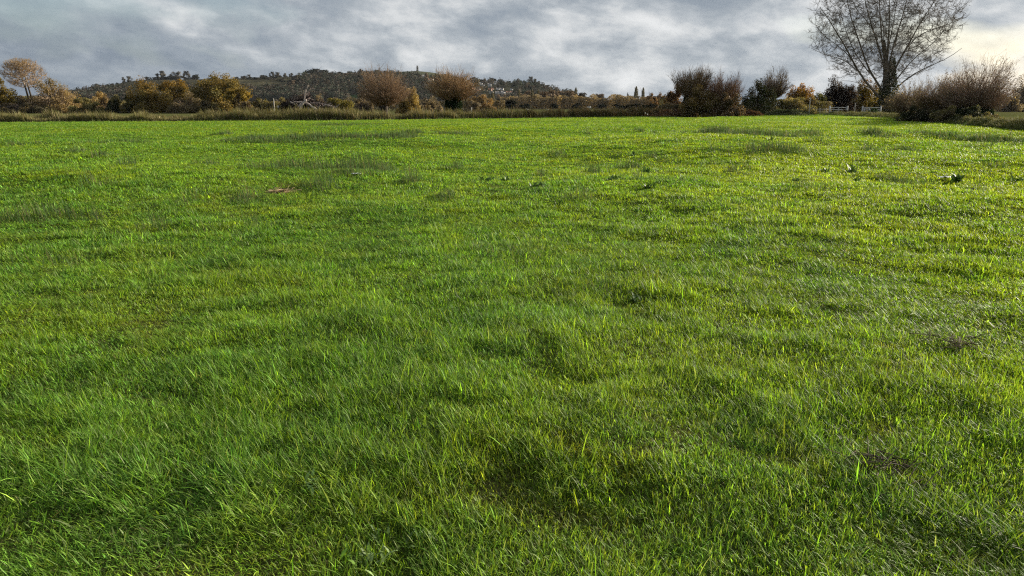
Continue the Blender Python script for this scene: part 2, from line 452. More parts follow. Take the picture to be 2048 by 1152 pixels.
def stick_heap(name, label, cat, px, py, n, spread, L, cols, w=.006):
    g = gnd(px, py); g[2] = float(H(g[0], g[1])); acc = Acc()
    a = R.uniform(0, 6.28, n); e = R.uniform(-.05, .5, n)
    Dv = np.stack([np.cos(a) * np.cos(e), np.sin(a) * np.cos(e), np.sin(e)], -1)
    S = R.normal(0, spread, (n, 3)) * [1, 1, 0] + [0, 0, .02]
    S[:, 2] += R.random(n) * spread * .5
    Lh = L * R.uniform(.5, 1.2, n)[:, None, None]
    tt = np.linspace(-.5, .5, 4)[None, :, None]
    P = S[:, None] + Dv[:, None] * tt * Lh; P[:, :, 2] += -.25 * (tt[:, :, 0] ** 2) * Lh[:, :, 0]
    tubes(acc, P, np.full((n, 4), w) * np.array([[.8, 1, .9, .4]]), 4, pick(cols, n) * R.lognormal(0, .2, (n, 1)))
    o = acc.obj(name, M_REED, origin=(0, 0, 0)); o.location = g
    return tag(o, label, cat)
stick_heap('straw_tuft', 'tan heap of dead straw at the near tip of a rush patch', 'dry grass', 565, 397, 130, .10, .24, [((.40, .31, .17), 2), ((.52, .44, .26), 1), ((.24, .18, .10), 1)], .005)
stick_heap('straw_mat', 'tangle of dead brown stems in a dark hollow of the near turf', 'dead stems', 1752, 975, 70, .07, .22, [((.16, .12, .08), 2), ((.32, .27, .2), 1), ((.08, .06, .05), 2)], .0025)
stick_heap('straw_mat', 'thin mat of bleached stems across a bald strip of turf', 'dead stems', 1905, 712, 45, .09, .17, [((.20, .16, .10), 2), ((.36, .31, .2), 1), ((.10, .08, .05), 2)], .003)

def scrap(label, px, py, s):
    g = gnd(px, py); g[2] = float(H(g[0], g[1])) + .05
    acc = Acc(); n = 9
    u, v = np.meshgrid(np.linspace(-1, 1, n), np.linspace(-1, 1, n))
    z = .5 * (fbm(u * 3 + px, v * 3, 1.1, 5) - .3) * (1.2 - .5 * u * u)
    rr_ = 1 + .3 * np.sin(3 * np.arctan2(v, u) + px)
    V = np.stack([u * s * rr_, v * s * .5 * rr_, z * s * 1.2], -1).reshape(-1, 3)
    q = [[i * n + j, i * n + j + 1, (i + 1) * n + j + 1, (i + 1) * n + j] for i in range(n - 1) for j in range(n - 1)]
    acc.add(V, (.8, .8, .8), q)
    o = acc.obj('plastic_scrap', M_WHITE); o.location = g
    md = o.modifiers.new('thick', 'SOLIDIFY'); md.thickness = .004
    tag(o, label, 'litter')
scrap('crumpled white scrap caught at the foot of the tallest rushes', 714, 371, .085)
scrap('white scrap lying against the black-looking dock clump', 1892, 347, .13)

# ------------------------------------------------------------------ reed belt, fringe and bank grass
def edge_xy(px):
    return np.interp(px, [p[0] for p in EDGE_PX], _e[:, 0]), np.interp(px, [p[0] for p in EDGE_PX], _e[:, 1])

def belt(name, label, px0, px1, off0, off1, n, hgt, wid, pal, S=2, seed=0, lean=.25, base_gap=0.0, mat=None):
    px = R.uniform(px0, px1, n)
    ex, ey = edge_xy(px); r = np.hypot(ex, ey)
    q = R.random(n) * (off1 - off0) + off0
    x, y = ex * (1 + q / r), ey * (1 + q / r)
    cl = fbm(x, y, 2.0, 101 + seed); cl2 = fbm(x, y, 7.0, 103 + seed)
    keep = cl > .30 + base_gap
    x, y, cl, cl2 = x[keep], y[keep], cl[keep], cl2[keep]; n = len(x)
    c = pick(pal, n)
    alt = pick(pal, 1)[0]
    mixn = sstep(.4, .65, fbm(x, y, 3.5, 105 + seed))[:, None]
    c = c * (1 - .5 * mixn) + pick(pal[:2], n) * .5 * mixn
    c = c * R.lognormal(0, .25, (n, 1))
    Ln = hgt * (.5 + .9 * sstep(.3, .7, cl * .6 + cl2 * .4)) * R.lognormal(0, .18, n)
    acc = Acc()
    strips(acc, np.stack([x, y, H(x, y) - .03], -1), WIND + R.normal(0, .9, n), Ln, wid * R.lognormal(0, .25, n), np.abs(R.normal(.04, lean * .5, n)), R.gamma(2, lean, n) * .6, S, c * .8, c * 1.15)
    o = acc.obj(name, mat or M_REED); tag(o, kind='stuff'); o['label'] = label
    return o
REEDPAL = [((.165, .140, .060), 3), ((.115, .130, .040), 3), ((.21, .17, .09), 2), ((.07, .06, .03), 2), ((.34, .29, .17), .9)]
belt('reeds', 'belt of brown and olive reeds along the ditch at the far edge of the pasture', -420, 1100, .3, 3.6, 52000, .98, .045, REEDPAL, 3, 0)
belt('reeds', 'thin dark brown reeds along the ditch beyond the middle of the pasture', 1050, 1540, .3, 4.2, 38000, 1.0, .05, [((.14, .10, .052), 3), ((.085, .09, .032), 2), ((.17, .11, .06), 2), ((.05, .045, .025), 2), ((.25, .2, .12), .5)], 3, 2)
belt('grass_fringe', 'pale tufted grass fringing the foot of the reeds', -420, 1560, -.5, .7, 9000, .24, .03, [((.16, .20, .05), 3), ((.10, .15, .03), 3), ((.30, .28, .14), 1.5)], 2, 4, .6, .12)
belt('far_ditch_grass', 'pale rough grass along the field boundary beyond the reeds', -420, 1560, 18, 42, 26000, .38, .07, [((.14, .13, .055), 3), ((.09, .10, .032), 3), ((.12, .085, .045), 2), ((.06, .06, .025), 1)], 2, 6, .5, .08)
belt('bank_grass', 'long rough grass bent over the low bank below the willows', 1560, 2300, -.6, 5.5, 42000, .33, .028, [((.12, .14, .045), 3), ((.17, .165, .07), 3), ((.25, .21, .11), 1), ((.07, .09, .03), 2)], 3, 8, .9)
belt('bank_grass', 'olive and brown rough grass behind the low bank', 1560, 2300, 5.5, 26, 36000, .42, .05, [((.10, .115, .04), 3), ((.155, .14, .06), 3), ((.14, .09, .05), 1.5), ((.06, .07, .03), 2)], 2, 9, .8, .05)

# ------------------------------------------------------------------ trees
def grow(S, D, L, K=5, up=.25, wig=.06):
    """batch of curved branches: start, direction, length -> (N,K,3)"""
    N = len(S); t = np.linspace(0, 1, K)[None, :, None]
    D = unit(D); L = np.asarray(L)[:, None, None]
    P = S[:, None] + L * (t * D[:, None] + up * t * t * np.array([0, 0, 1.]))
    P = P + R.normal(0, wig, (N, K, 3)) * L * np.minimum(t * 2, 1) * .5
    return P

def spawn(P, n, t0=.25, t1=1.0, ang=(.4, .8)):
    N, K, _ = P.shape
    i = np.repeat(np.arange(N), n); t = R.uniform(t0, t1, N * n) * (K - 1)
    k = np.minimum(t.astype(int), K - 2); f = (t - k)[:, None]
    S = P[i, k] * (1 - f) + P[i, k + 1] * f
    T = unit(P[i, k + 1] - P[i, k])
    pr = unit(np.cross(T, R.normal(size=T.shape)))
    a = R.uniform(*ang, len(i))[:, None]
    return S, unit(np.cos(a) * T + np.sin(a) * pr), i, t / (K - 1)

def fill_crown(nodes, targets, pen=.6, bow=.12):
    """join every target point to the nearest growing branch: even, crooked branching through a crown"""
    d0 = np.array([np.linalg.norm(nodes - p, axis=1).min() for p in targets])
    targets = targets[np.argsort(d0)]
    buf = np.zeros((len(nodes) + 2 * len(targets), 3)); m = len(nodes); buf[:m] = nodes
    segs = []
    for p in targets:
        q = buf[:m]; v = q - p
        j = int(np.argmin(np.sqrt((v * v).sum(1)) + pen * np.maximum(0, v[:, 2])))
        a = q[j]; t = np.linspace(0, 1, 5)[:, None]; L = np.linalg.norm(p - a)
        P = a + (p - a) * t + (R.normal(0, .05, 3) * L + np.array([0, 0, -bow * L])) * np.sin(t * math.pi)
        segs.append(P); buf[m] = P[2]; buf[m + 1] = p; m += 2
    return np.array(segs)

def in_ellipsoid(n, c, r):
    u = unit(R.normal(size=(n, 3))) * (R.random((n, 1)) ** .36)
    k = .86 + .24 * fbm(np.arctan2(u[:, 0], u[:, 2]) * 2 + 9, u[:, 1] * 2, .5, 23)[:, None]
    return np.asarray(c) + u * np.asarray(r) * k

def radii(r0, K, end=.25):
    return np.asarray(r0)[:, None] * np.linspace(1, end, K)[None]

def clumpy(n, R3, centre, nclump, crad=(.20, .36), flat=-.45, hollow=.55, lop=None):
    d = unit(R.normal(size=(nclump * 3, 3))); d = d[d[:, 2] > flat][:nclump]
    m = len(d)
    cc = d * R.uniform(hollow, .92, (m, 1))
    cr = R.uniform(*crad, m)
    i = R.integers(0, m, n)
    u = unit(R.normal(size=(n, 3))) * (R.random((n, 1)) ** .5)
    p = cc[i] + u * cr[i][:, None] * np.array([1, 1, .75])
    hh = (p[:, 2] + 1) / 2
    P = p * np.asarray(R3) + np.asarray(centre)
    return P, i, hh, cc * np.asarray(R3) + np.asarray(centre)

def leafy_tree(name, label, cat, px, wid_px, top_py, Y, pal, nleaf=7000, nclump=34, leaf=.16, trunk_frac=.22, bark=(.10, .08, .06), group=None, top=None,
               hollow=.5, crad=(.20, .36), flat=-.55, twigs=0, twigcol=(.16, .12, .09), base=0.0, seedlean=0, mat=None, skirt=False):
    X = at(px, 214, Y)[0]; Ht = float(at(px, top_py, Y)[2]) - base
    W = wpx(wid_px, Y)
    t = thing(name, label, cat, (X, Y, base), group)
    lo = Ht * (-.10 if skirt else trunk_frac)
    if skirt: flat = -1.0
    rz = (Ht - lo) / 2 / .97; cz = lo + (Ht - lo) / 2
    P, i, hh, cc = clumpy(nleaf, (W * .54, W * .48, rz), (0, 0, cz), nclump, crad, flat, hollow)
    if skirt:
        m = int(nclump * 1.5); d = unit(R.normal(size=(m, 3))); d[:, 2] = np.abs(d[:, 2]) ** 1.15
        q = R.uniform(.45, .93, (m, 1)) * (.85 + .3 * R.random((m, 1))); cq = d * np.minimum(q, .95); cr = R.uniform(crad[0], crad[1], m) * .8
        nleaf = int(nleaf * 1.9); i = R.integers(0, m, nleaf); u = unit(R.normal(size=(nleaf, 3))) * (R.random((nleaf, 1)) ** .5)
        p = cq[i] + u * cr[i][:, None] * np.array([1, 1, .8]); p[:, 2] = np.abs(p[:, 2])
        P = p * np.array([W * .60, W * .50, Ht / 1.02]); hh = p[:, 2]; cc = (cq * np.array([W * .54, W * .46, Ht / 1.02]))[:nclump]
        i = i % (nclump * 3)
    k = P[:, 2] > .05
    P, i, hh = P[k], i[k], hh[k]
    ccol = pick(pal, nclump * 3)[i]; lcol = pick(pal, len(P))
    c = (.6 * ccol + .4 * lcol) * R.lognormal(0, .25, (len(P), 1)) * np.exp(R.normal(0, .18, nclump * 3))[i][:, None]
    c = c * 1.3
    if top is not None:
        f = sstep(.45, 1.0, hh + R.normal(0, .12, len(P)))[:, None]
        c = c * (1 - f) + np.asarray(top) * R.lognormal(0, .25, (len(P), 1)) * f
    acc = Acc(); leaves(acc, P, leaf * R.lognormal(0, .25, len(P)), c); acc.obj('crown', mat or M_LEAF, t)
    acc = Acc(); r0 = max(.05, Ht * .022)
    zt = cz * 1.1
    Pt = np.array([[[0, 0, -.2], [.02 * Ht * .3, 0, zt * .4], [.03 * Ht * .2, .01, zt * .75], [0, 0, zt]]])
    tubes(acc, Pt, np.array([[1.4, 1, .8, .5]]) * r0, 8, np.array(bark))
    m = len(cc); s = R.uniform(.35, .95, m)[:, None]
    S0 = np.array([0, 0, zt]) * s; V = cc - S0
    tt = np.linspace(0, 1, 5)[None, :, None]
    Pl = S0[:, None] + V[:, None] * tt + np.array([0, 0, 1.]) * (np.linalg.norm(V, axis=1)[:, None, None] * .12 * np.sin(tt * math.pi))
    tubes(acc, Pl, radii(np.full(m, r0 * .42), 5, .2), 5, np.array(bark))
    if twigs:
        S1, D1, _, _ = spawn(Pl, max(1, twigs // m), .3, 1.0, (.2, .8))
        D1[:, 2] += .3
        Pw = grow(S1, D1, R.uniform(.12, .26, len(S1)) * Ht, 4, .15, .06)
        tubes(acc, Pw, radii(np.full(len(S1), .00028 * Y), 4, .4), 3, np.array(twigcol) * R.lognormal(0, .2, (len(S1), 1)))
    acc.obj('trunk', M_BARK, t)
    return t

def willow(name, label, px, py_base, top_py, wid_px, Y, stems=420, trunk_h=.18, trunk_r=.45, col=(.17, .085, .045), col2=(.22, .12, .06), leafn=500, leafcol=((.10, .09, .04), 1),
           ivy=0, spread=1.0, group=None, twigs=8, base=0.0, thick=1.0, cat='willow', dense=.5, leaf=.1):
    X = at(px, 214, Y)[0]; Ht = float(at(px, top_py, Y)[2]) - base; W = wpx(wid_px, Y)
    t = thing(name, label, cat, (X, Y, base), group)
    th = Ht * trunk_h
    acc = Acc()
    Pt = np.array([[[0, 0, -.3], [.05, 0, th * .5], [-.04, 0, th * .85], [0, 0, th * 1.12]]])
    tubes(acc, Pt, np.array([[1.15, .95, 1.25, .6]]) * trunk_r, 10, np.array((.055, .045, .038)))
    nb = 14; a = R.uniform(0, 6.28, nb)
    Pk = grow(np.tile([[0, 0, th * .85]], (nb, 1)), np.stack([np.cos(a), np.sin(a), R.uniform(.1, 1, nb)], -1), np.full(nb, trunk_r * 1.7), 4, .2, .1)
    tubes(acc, Pk, radii(np.full(nb, trunk_r * .42), 4, .6), 6, np.array((.05, .042, .036)))
    acc.obj('trunk', M_BARK, t)
    n = int(stems * .95)
    a = R.uniform(0, 6.283, n); e = np.arccos(R.uniform(.16, 1, n) ** .8) * spread            # angle from vertical
    reach_h = (Ht - th) / 1.2; reach_w = W / 2
    lump = .58 + .62 * fbm(a * 1.3 + px, e * 2.2, .8, 19) + .12 * (R.random(n) < .05)
    L = lump / np.sqrt((np.cos(e) / reach_h) ** 2 + (np.sin(e) / reach_w) ** 2) * R.uniform(.70, 1.05, n)
    S = np.stack([np.cos(a) * trunk_r * .8, np.sin(a) * trunk_r * .8, th + R.uniform(-.25, .3, n) * trunk_r * 2], -1)
    D = np.stack([np.sin(e) * np.cos(a), np.sin(e) * np.sin(a), np.cos(e)], -1)
    D[:, 2] -= .10 * np.sin(e)
    P = grow(S, D, L, 6, .18, .085)
    cs = 1.25 * np.where(R.random((n, 1)) < .5, np.array(col), np.array(col2)) * R.lognormal(0, .25, (n, 1))
    acc = Acc(); rr0 = .00019 * Y * thick
    tubes(acc, P, radii(np.full(n, rr0 * 1.25), 6, .35) * R.uniform(.7, 1.4, (n, 1)), 4, cs)
    S1, D1, i, f = spawn(P, twigs, .15, .97, (.25, .9)); D1[:, 2] += .15
    P1 = grow(S1, D1, L[i] * R.uniform(.12, .30, len(i)), 4, .12, .06)
    tubes(acc, P1, radii(np.full(len(i), rr0 * .62), 4, .4), 3, cs[i])
    acc.obj('crown', M_BARK, t)
    if leafn:
        j = R.integers(0, len(P1), leafn); tt = R.random(leafn) ** .5
        k = np.minimum((tt * 3).astype(int), 2)
        Pq = P1[j, k] + (P1[j, k + 1] - P1[j, k]) * (tt * 3 - k)[:, None] + R.normal(0, .1, (leafn, 3))
        acc = Acc(); leaves(acc, Pq, leaf * R.lognormal(0, .25, leafn), pick([leafcol] if not isinstance(leafcol, list) else leafcol, leafn) * R.lognormal(0, .3, (leafn, 1)), .5)
        acc.obj('foliage', M_LEAF, t)
    if ivy:
        z = R.uniform(.1, th * 1.35, ivy); a = R.uniform(0, 6.28, ivy)
        q = trunk_r * (1.25 + .9 * np.sin(np.clip(z / (th * 1.35), 0, 1) * math.pi) ** .7) * R.uniform(.75, 1.15, ivy)
        acc = Acc(); leaves(acc, np.stack([np.cos(a) * q, np.sin(a) * q, z], -1), .11 * R.lognormal(0, .25, ivy), np.array((.022, .038, .016)) * R.lognormal(0, .3, (ivy, 1)))
        acc.obj('ivy', M_IVY, t)
    return t

OAK = [((.155, .108, .032), 3), ((.115, .092, .032), 3), ((.19, .13, .034), 2), ((.090, .086, .030), 3)]
OLIVE = [((.15, .13, .055), 3), ((.11, .105, .042), 3), ((.19, .15, .07), 2)]
TAN = [((.24, .175, .09), 3), ((.19, .14, .07), 3), ((.28, .20, .075), 2)]
YEL = [((.24, .17, .035), 3), ((.17, .13, .035), 3), ((.12, .10, .03), 2)]
GREYB = [((.15, .12, .085), 3), ((.11, .09, .065), 3), ((.19, .155, .11), 2)]
DARK = [((.030, .036, .018), 3), ((.022, .026, .016), 3), ((.045, .045, .022), 1)]
DKBRN = [((.080, .062, .040), 3), ((.058, .054, .030), 3), ((.105, .080, .050), 1)]
HD = 'hedgerow trees beyond the reeds'

# --- left group, about 180 m off
leafy_tree('autumn_tree', 'yellow-brown autumn tree cut by the edge of the photo beside the tall pale twin-trunked tree', 'tree', 2, 66, 158, 178, YEL, 8000, 34, .17, .12, skirt=True, top=(.21, .165, .05))
def tall_pale_tree():
    Y = 186; o = at(62, 214, Y); o[2] = 0
    t = thing('twin_trunked_tree', 'tall pale bare tree with two leaning dark trunks and a tan feathery top', 'tree', o)
    q = lambda px, py, dy=0: at(px, py, Y) - o + np.array([0, dy, 0])
    acc = Acc()
    m1 = np.array([[q(64, 218), q(58, 200), q(50, 172), q(41, 150), q(37, 133)], [q(66, 218), q(63, 196), q(56, 172), q(50, 150), q(52, 132)]])
    tubes(acc, m1[:, :3], np.array([[.34, .26, .20], [.31, .24, .18]]), 7, np.array((.05, .043, .035)))
    tubes(acc, m1[:, 2:], np.array([[.2, .16, .11], [.18, .14, .10]]), 7, np.array((.42, .34, .26)))
    acc.obj('trunk', M_BARK, t)
    acc = Acc()
    nod = np.concatenate([m1[:, k] * (1 - g) + m1[:, k + 1] * g for k in range(1, 4) for g in (0, .3, .6)] + [m1[:, 4]])
    seg = fill_crown(nod, in_ellipsoid(480, q(46, 147), (wpx(42, Y), 4.0, 3.8)), .9, .10)
    pc = np.array((.42, .32, .22))
    tubes(acc, seg, radii(np.full(len(seg), .055), 5, .45), 4, pc)
    S, D, i, f = spawn(seg, 9, .2, 1, (.2, .8)); D[:, 2] += .2
    B2 = grow(S, D, R.uniform(.4, 1.1, len(S)), 4, .15, .06)
    tubes(acc, B2, radii(np.full(len(S), .020), 4, .5), 3, np.array((.36, .26, .16)) * R.lognormal(0, .2, (len(S), 1)))
    acc.obj('crown', M_BARK, t)
    acc = Acc()
    n = 3600; c = q(40, 131); P = c + unit(R.normal(size=(n, 3))) * (R.random((n, 1)) ** .45) * np.array([wpx(33, Y), 2.6, 1.75]) + np.array([0, 0, .15])
    P = P[P[:, 2] > c[2] - 1.3]
    leaves(acc, P, .085 * R.lognormal(0, .2, len(P)), pick([((.33, .22, .09), 2), ((.25, .17, .08), 2), ((.38, .27, .13), 1)], len(P)))
    acc.obj('foliage', M_LEAF, t)
tall_pale_tree()
leafy_tree('autumn_tree', 'tan half-bare tree with pale slanting stems next to the twin-trunked tree', 'tree', 112, 96, 154, 182, TAN, 7000, 34, .15, .1, twigs=900, twigcol=(.34, .25, .16), skirt=True, top=(.22, .17, .065))
leafy_tree('thicket', 'dark bramble thicket under the tall twin-trunked tree', 'bush', 48, 84, 190, 176, DKBRN, 5000, 24, .15, .05, skirt=True, twigs=300, twigcol=(.14, .11, .09))
leafy_tree('hawthorn_bush', 'low olive bush between the tan half-bare tree and two taller pale bushes', 'bush', 172, 58, 194, 178, OLIVE, 4200, 22, .14, .05, skirt=True)
leafy_tree('hawthorn_bush', 'pale grey-tan bush rising above the low olive bush', 'bush', 204, 40, 178, 186, TAN, 3200, 20, .14, .05, twigs=300, skirt=True)
leafy_tree('hawthorn_bush', 'pale green-grey bush with a black gap at its foot', 'bush', 236, 40, 184, 180, [((.16, .145, .075), 3), ((.12, .105, .05), 3)], 3600, 20, .14, .05, skirt=True)
leafy_tree('hawthorn_bush', 'small black-shadowed evergreen between two pale bushes', 'bush', 224, 24, 192, 177, DARK, 2600, 16, .14, .05, skirt=True)
leafy_tree('hawthorn_bush', 'dark foliage mass modelled for the shade tight against the rounded orange oak', 'bush', 262, 22, 184, 179, DARK, 2600, 16, .14, .05, skirt=True)  # dark leaves put where the oak's lower side lies in shade
leafy_tree('oak_tree', 'rounded orange-topped oak standing apart, nearest the pale bushes', 'tree', 300, 82, 153, 180, OAK, 10000, 46, .16, .1, top=(.22, .138, .032), skirt=True)
leafy_tree('oak_tree', 'golden orange oak squeezed behind the rounded orange oak and the tallest oak', 'tree', 352, 62, 157, 188, OAK, 7500, 36, .16, .14, top=(.23, .145, .034))
leafy_tree('oak_tree', 'tallest and widest autumn oak, brown-gold with a dark hollow at its foot', 'tree', 438, 112, 134, 184, [((.155, .112, .034), 3), ((.115, .092, .032), 3), ((.20, .14, .036), 2), ((.085, .082, .028), 3)], 15000, 60, .17, .09, top=(.20, .145, .045), skirt=True)
leafy_tree('oak_tree', 'small golden oak bough mass leaning out of the tallest oak towards the brush pile', 'tree', 478, 50, 172, 176, YEL, 5000, 26, .16, .3, top=(.22, .155, .035))
leafy_tree('hawthorn_bush', 'pinkish-grey twiggy bush in front of the golden orange oak', 'bush', 375, 74, 186, 174, [((.14, .115, .06), 3), ((.11, .085, .05), 3), ((.18, .14, .09), 1)], 6000, 30, .14, .05, twigs=500, skirt=True)
leafy_tree('hawthorn_bush', 'brown low bush under the dark side of the tallest oak', 'bush', 415, 50, 199, 172, DKBRN + OLIVE[:1], 3600, 20, .14, .05, skirt=True)
leafy_tree('hawthorn_bush', 'purplish-brown bush below the golden oak bough mass', 'bush', 492, 44, 201, 172, [((.10, .07, .045), 3), ((.08, .07, .035), 2)], 3200, 20, .14, .05, skirt=True)
leafy_tree('hawthorn_bush', 'grey-olive bush sloping down from the golden oak to the thin pale post', 'bush', 522, 52, 192, 196, [((.10, .092, .045), 3), ((.075, .075, .035), 3), ((.13, .11, .05), 1)], 4200, 24, .15, .05, skirt=True)
leafy_tree('hawthorn_bush', 'dark bush directly behind the thin pale post', 'bush', 565, 50, 193, 205, DKBRN + OLIVE[:1], 4200, 24, .15, .05, skirt=True)
leafy_tree('hawthorn_bush', 'rounded olive-gold bush just beyond the tail of the brush pile', 'bush', 676, 70, 191, 128, [((.145, .125, .030), 3), ((.11, .10, .03), 3), ((.18, .145, .04), 1)], 8000, 34, .10, .04, skirt=True)
leafy_tree('hawthorn_bush', 'brown twiggy scrub rising behind the root plate of the brush pile', 'bush', 640, 44, 189, 150, GREYB, 2600, 20, .12, .05, twigs=400, skirt=True)

def hedgerow(label, px0, px1, top0, top1, Y, pal, n, leaf=.17, thick=2.2):
    a, b = at(px0, 214, Y)[0], at(px1, 214, Y)[0]
    h0, h1 = float(at(px0, top0, Y)[2]), float(at(px1, top1, Y)[2])
    t = thing('hedge', label, 'hedge', ((a + b) / 2, Y, 0)); W = b - a
    x = R.uniform(-.5, .5, n); hh = (h0 + (h1 - h0) * (x + .5)) * (.62 + .62 * fbm(x * W, x * 0 + px0, 4.5, 7))
    z = hh * R.random(n) ** .7
    y = R.normal(0, 1, n) * thick * .5
    acc = Acc(); cid = np.floor(x * W / 2.5).astype(int) - int(np.floor(-W / 5)) + 2
    cl = pick(pal, int(cid.max()) + 3)[cid] * np.exp(R.normal(0, .2, int(cid.max()) + 3))[cid][:, None]
    leaves(acc, np.stack([x * W, y, z + .05], -1), leaf * R.lognormal(0, .25, n), 1.35 * (cl * .6 + pick(pal, n) * .4) * R.lognormal(0, .22, (n, 1))); acc.obj('foliage', M_LEAF, t)
    acc = Acc(); m = int(W * 1.6); x = R.uniform(-.5, .5, m) * W
    tubes(acc, grow(np.stack([x, R.normal(0, .5, m), np.full(m, -.1)], -1), R.normal(0, .25, (m, 3)) + [0, 0, 1], R.uniform(.5, .95, m) * (h0 + h1) / 2, 4, .0, .08), radii(np.full(m, .045), 4, .4), 4, np.array((.11, .085, .065)))
    acc.obj('stems', M_BARK, t)
hedgerow('dark unkempt hedge under the tan half-bare tree and the low olive bushes', -60, 250, 194, 196, 192, DKBRN + OLIVE, 15000)
hedgerow('brown unkempt hedge behind the trunks of the autumn oaks', 250, 560, 194, 199, 196, DKBRN + OLIVE, 15000)
hedgerow('low brown hedge beyond the two big pollard fans', 690, 1010, 198, 200, 250, GREYB + DKBRN, 11000, .2)
hedgerow('brown scrub hedge along the far pasture below the flat skyline', 1000, 1345, 191, 190, 430, GREYB + TAN[:1] + DKBRN[:1], 24000, .3, 5)
hedgerow('dark bramble hedge behind the ditch willows and the bright maple', 1320, 1660, 198, 200, 158, DKBRN + OLIVE, 12000, .14)
hedgerow('brown scrub hedge behind the gates and the giant poplar', 1640, 1800, 192, 190, 182, DKBRN + OLIVE[:1], 8000, .15)
hedgerow('grey-brown hedge far beyond the bank willows', 1790, 2120, 192, 196, 240, GREYB + DKBRN[:1], 14000, .2)

# --- pollard willows
POL = 'pollard willows along the ditch'
willow('pollard_willow', 'pollard willow with a reddish fan of bare stems, by the brush pile', 768, 222, 131, 112, 106, 520, .26, .5, (.19, .128, .082), (.24, .165, .105), twigs=15, leafn=2200, leafcol=((.22, .155, .095), 1), leaf=.075, group=POL)
willow('pollard_willow', 'pollard willow with an ivy-clad black-green trunk and tan-brown fan', 907, 224, 136, 112, 102, 460, .36, .50, (.20, .125, .07), (.25, .165, .09), ivy=5200, twigs=15, leafn=1900, leafcol=((.24, .17, .095), 1), leaf=.075, group=POL)
def topshoots(px, top, Y, w, n, label=None): pass
leafy_tree('field_maple', 'golden rounded tree tucked against the reddish pollard fan', 'tree', 818, 48, 171, 150, [((.20, .145, .05), 3), ((.16, .12, .05), 3)], 4500, 26, .13, .1, skirt=True)
leafy_tree('field_maple', 'grey-tan bush half hidden by the reddish pollard fan, on the brush pile side', 'bush', 727, 40, 178, 150, GREYB, 3200, 22, .13, .1, skirt=True, twigs=300)
leafy_tree('field_maple', 'greyish scrub between the two big pollard fans', 'bush', 862, 50, 186, 190, GREYB, 4200, 26, .15, .05, skirt=True, twigs=300)
leafy_tree('field_maple', 'low grey scrub at the foot of the gap between the two big pollard fans', 'bush', 846, 34, 200, 160, GREYB, 2600, 18, .13, .05, skirt=True)
leafy_tree('field_maple', 'orange-brown scrub just past the ivy-clad pollard', 'bush', 962, 56, 186, 240, [((.20, .13, .06), 3), ((.15, .11, .06), 3)], 4600, 26, .18, .05, skirt=True, twigs=300)
leafy_tree('field_maple', 'dull brown scrub beneath the orange-brown scrub by the ivy-clad pollard', 'bush', 948, 40, 199, 200, GREYB, 3000, 20, .16, .05, skirt=True)

# --- right-hand cluster by the reeds
leafy_tree('oak_tree', 'dark russet oak behind the first of the paired ditch willows', 'tree', 1352, 52, 164, 150, [((.10, .055, .025), 3), ((.07, .05, .025), 3), ((.14, .075, .03), 1)], 5500, 30, .13, .06, skirt=True)
willow('pollard_willow', 'tall feathery willow with a round black ivy bush around its trunk', 1384, 220, 126, 96, 118, 400, .30, .7, (.15, .105, .07), (.19, .125, .07), ivy=6500, twigs=14, leafn=1400, leafcol=[((.13, .08, .03), 2), ((.09, .06, .035), 2)], group=POL, spread=.62)
leafy_tree('field_maple', 'gold-brown leafy scrub at the foot of the tall feathery willow', 'bush', 1404, 84, 172, 113, [((.14, .095, .04), 3), ((.10, .075, .035), 3)], 6000, 28, .11, .05, skirt=True)
willow('pollard_willow', 'reddish willow with a leaning dark stump beside the tall feathery willow', 1444, 219, 142, 84, 116, 420, .26, .55, (.17, .10, .07), (.20, .12, .075), twigs=14, leafn=700, leafcol=[((.14, .075, .035), 1)], group=POL, spread=.72)
leafy_tree('hawthorn_bush', 'black-green hedge mass in front of the dark russet oak', 'bush', 1345, 60, 204, 130, DKBRN, 4600, 24, .11, .04, skirt=True)
leafy_tree('hawthorn_bush', 'brown bush filling the foot of the reddish leaning willow', 'bush', 1452, 62, 178, 112, [((.12, .08, .05), 3), ((.09, .065, .04), 3)], 5000, 24, .11, .04, skirt=True, twigs=300)
leafy_tree('ivy_clad_tree', 'dark green ivy-covered tree with sloping top beyond the russet dock bank', 'tree', 1520, 66, 160, 140, [((.038, .050, .020), 3), ((.06, .055, .026), 2), ((.08, .06, .03), 1)], 8500, 40, .12, .06, skirt=True)
willow('willow_tree', 'thin sparse-leaved willow showing above the dark ivy-covered tree', 1545, 220, 126, 78, 150, 230, .3, .35, (.09, .065, .05), (.12, .085, .06), twigs=14, leafn=1900, leafcol=[((.10, .08, .05), 2), ((.14, .10, .05), 1)], spread=.75, leaf=.13)
leafy_tree('field_maple', 'bright orange-yellow maple beside the sparse willow', 'tree', 1596, 56, 162, 160, [((.28, .16, .03), 3), ((.20, .13, .03), 3), ((.13, .10, .03), 2)], 5600, 30, .14, .08, top=(.36, .19, .04), skirt=True)
leafy_tree('hawthorn_bush', 'olive scrub below the bright orange-yellow maple', 'bush', 1588, 78, 190, 150, OLIVE, 5200, 28, .12, .05, skirt=True, twigs=300)
leafy_tree('hawthorn_bush', 'green-brown scrub behind the tall pale pole', 'bush', 1634, 48, 184, 162, [((.10, .095, .03), 3), ((.075, .08, .028), 2)], 4000, 24, .13, .05, skirt=True, twigs=200)
leafy_tree('bramble_bush', 'grey-green bramble mound in front of the olive scrub', 'bush', 1570, 86, 213, 138, [((.085, .10, .045), 3), ((.06, .07, .03), 3), ((.13, .14, .08), 1)], 5200, 28, .10, .03, skirt=True)
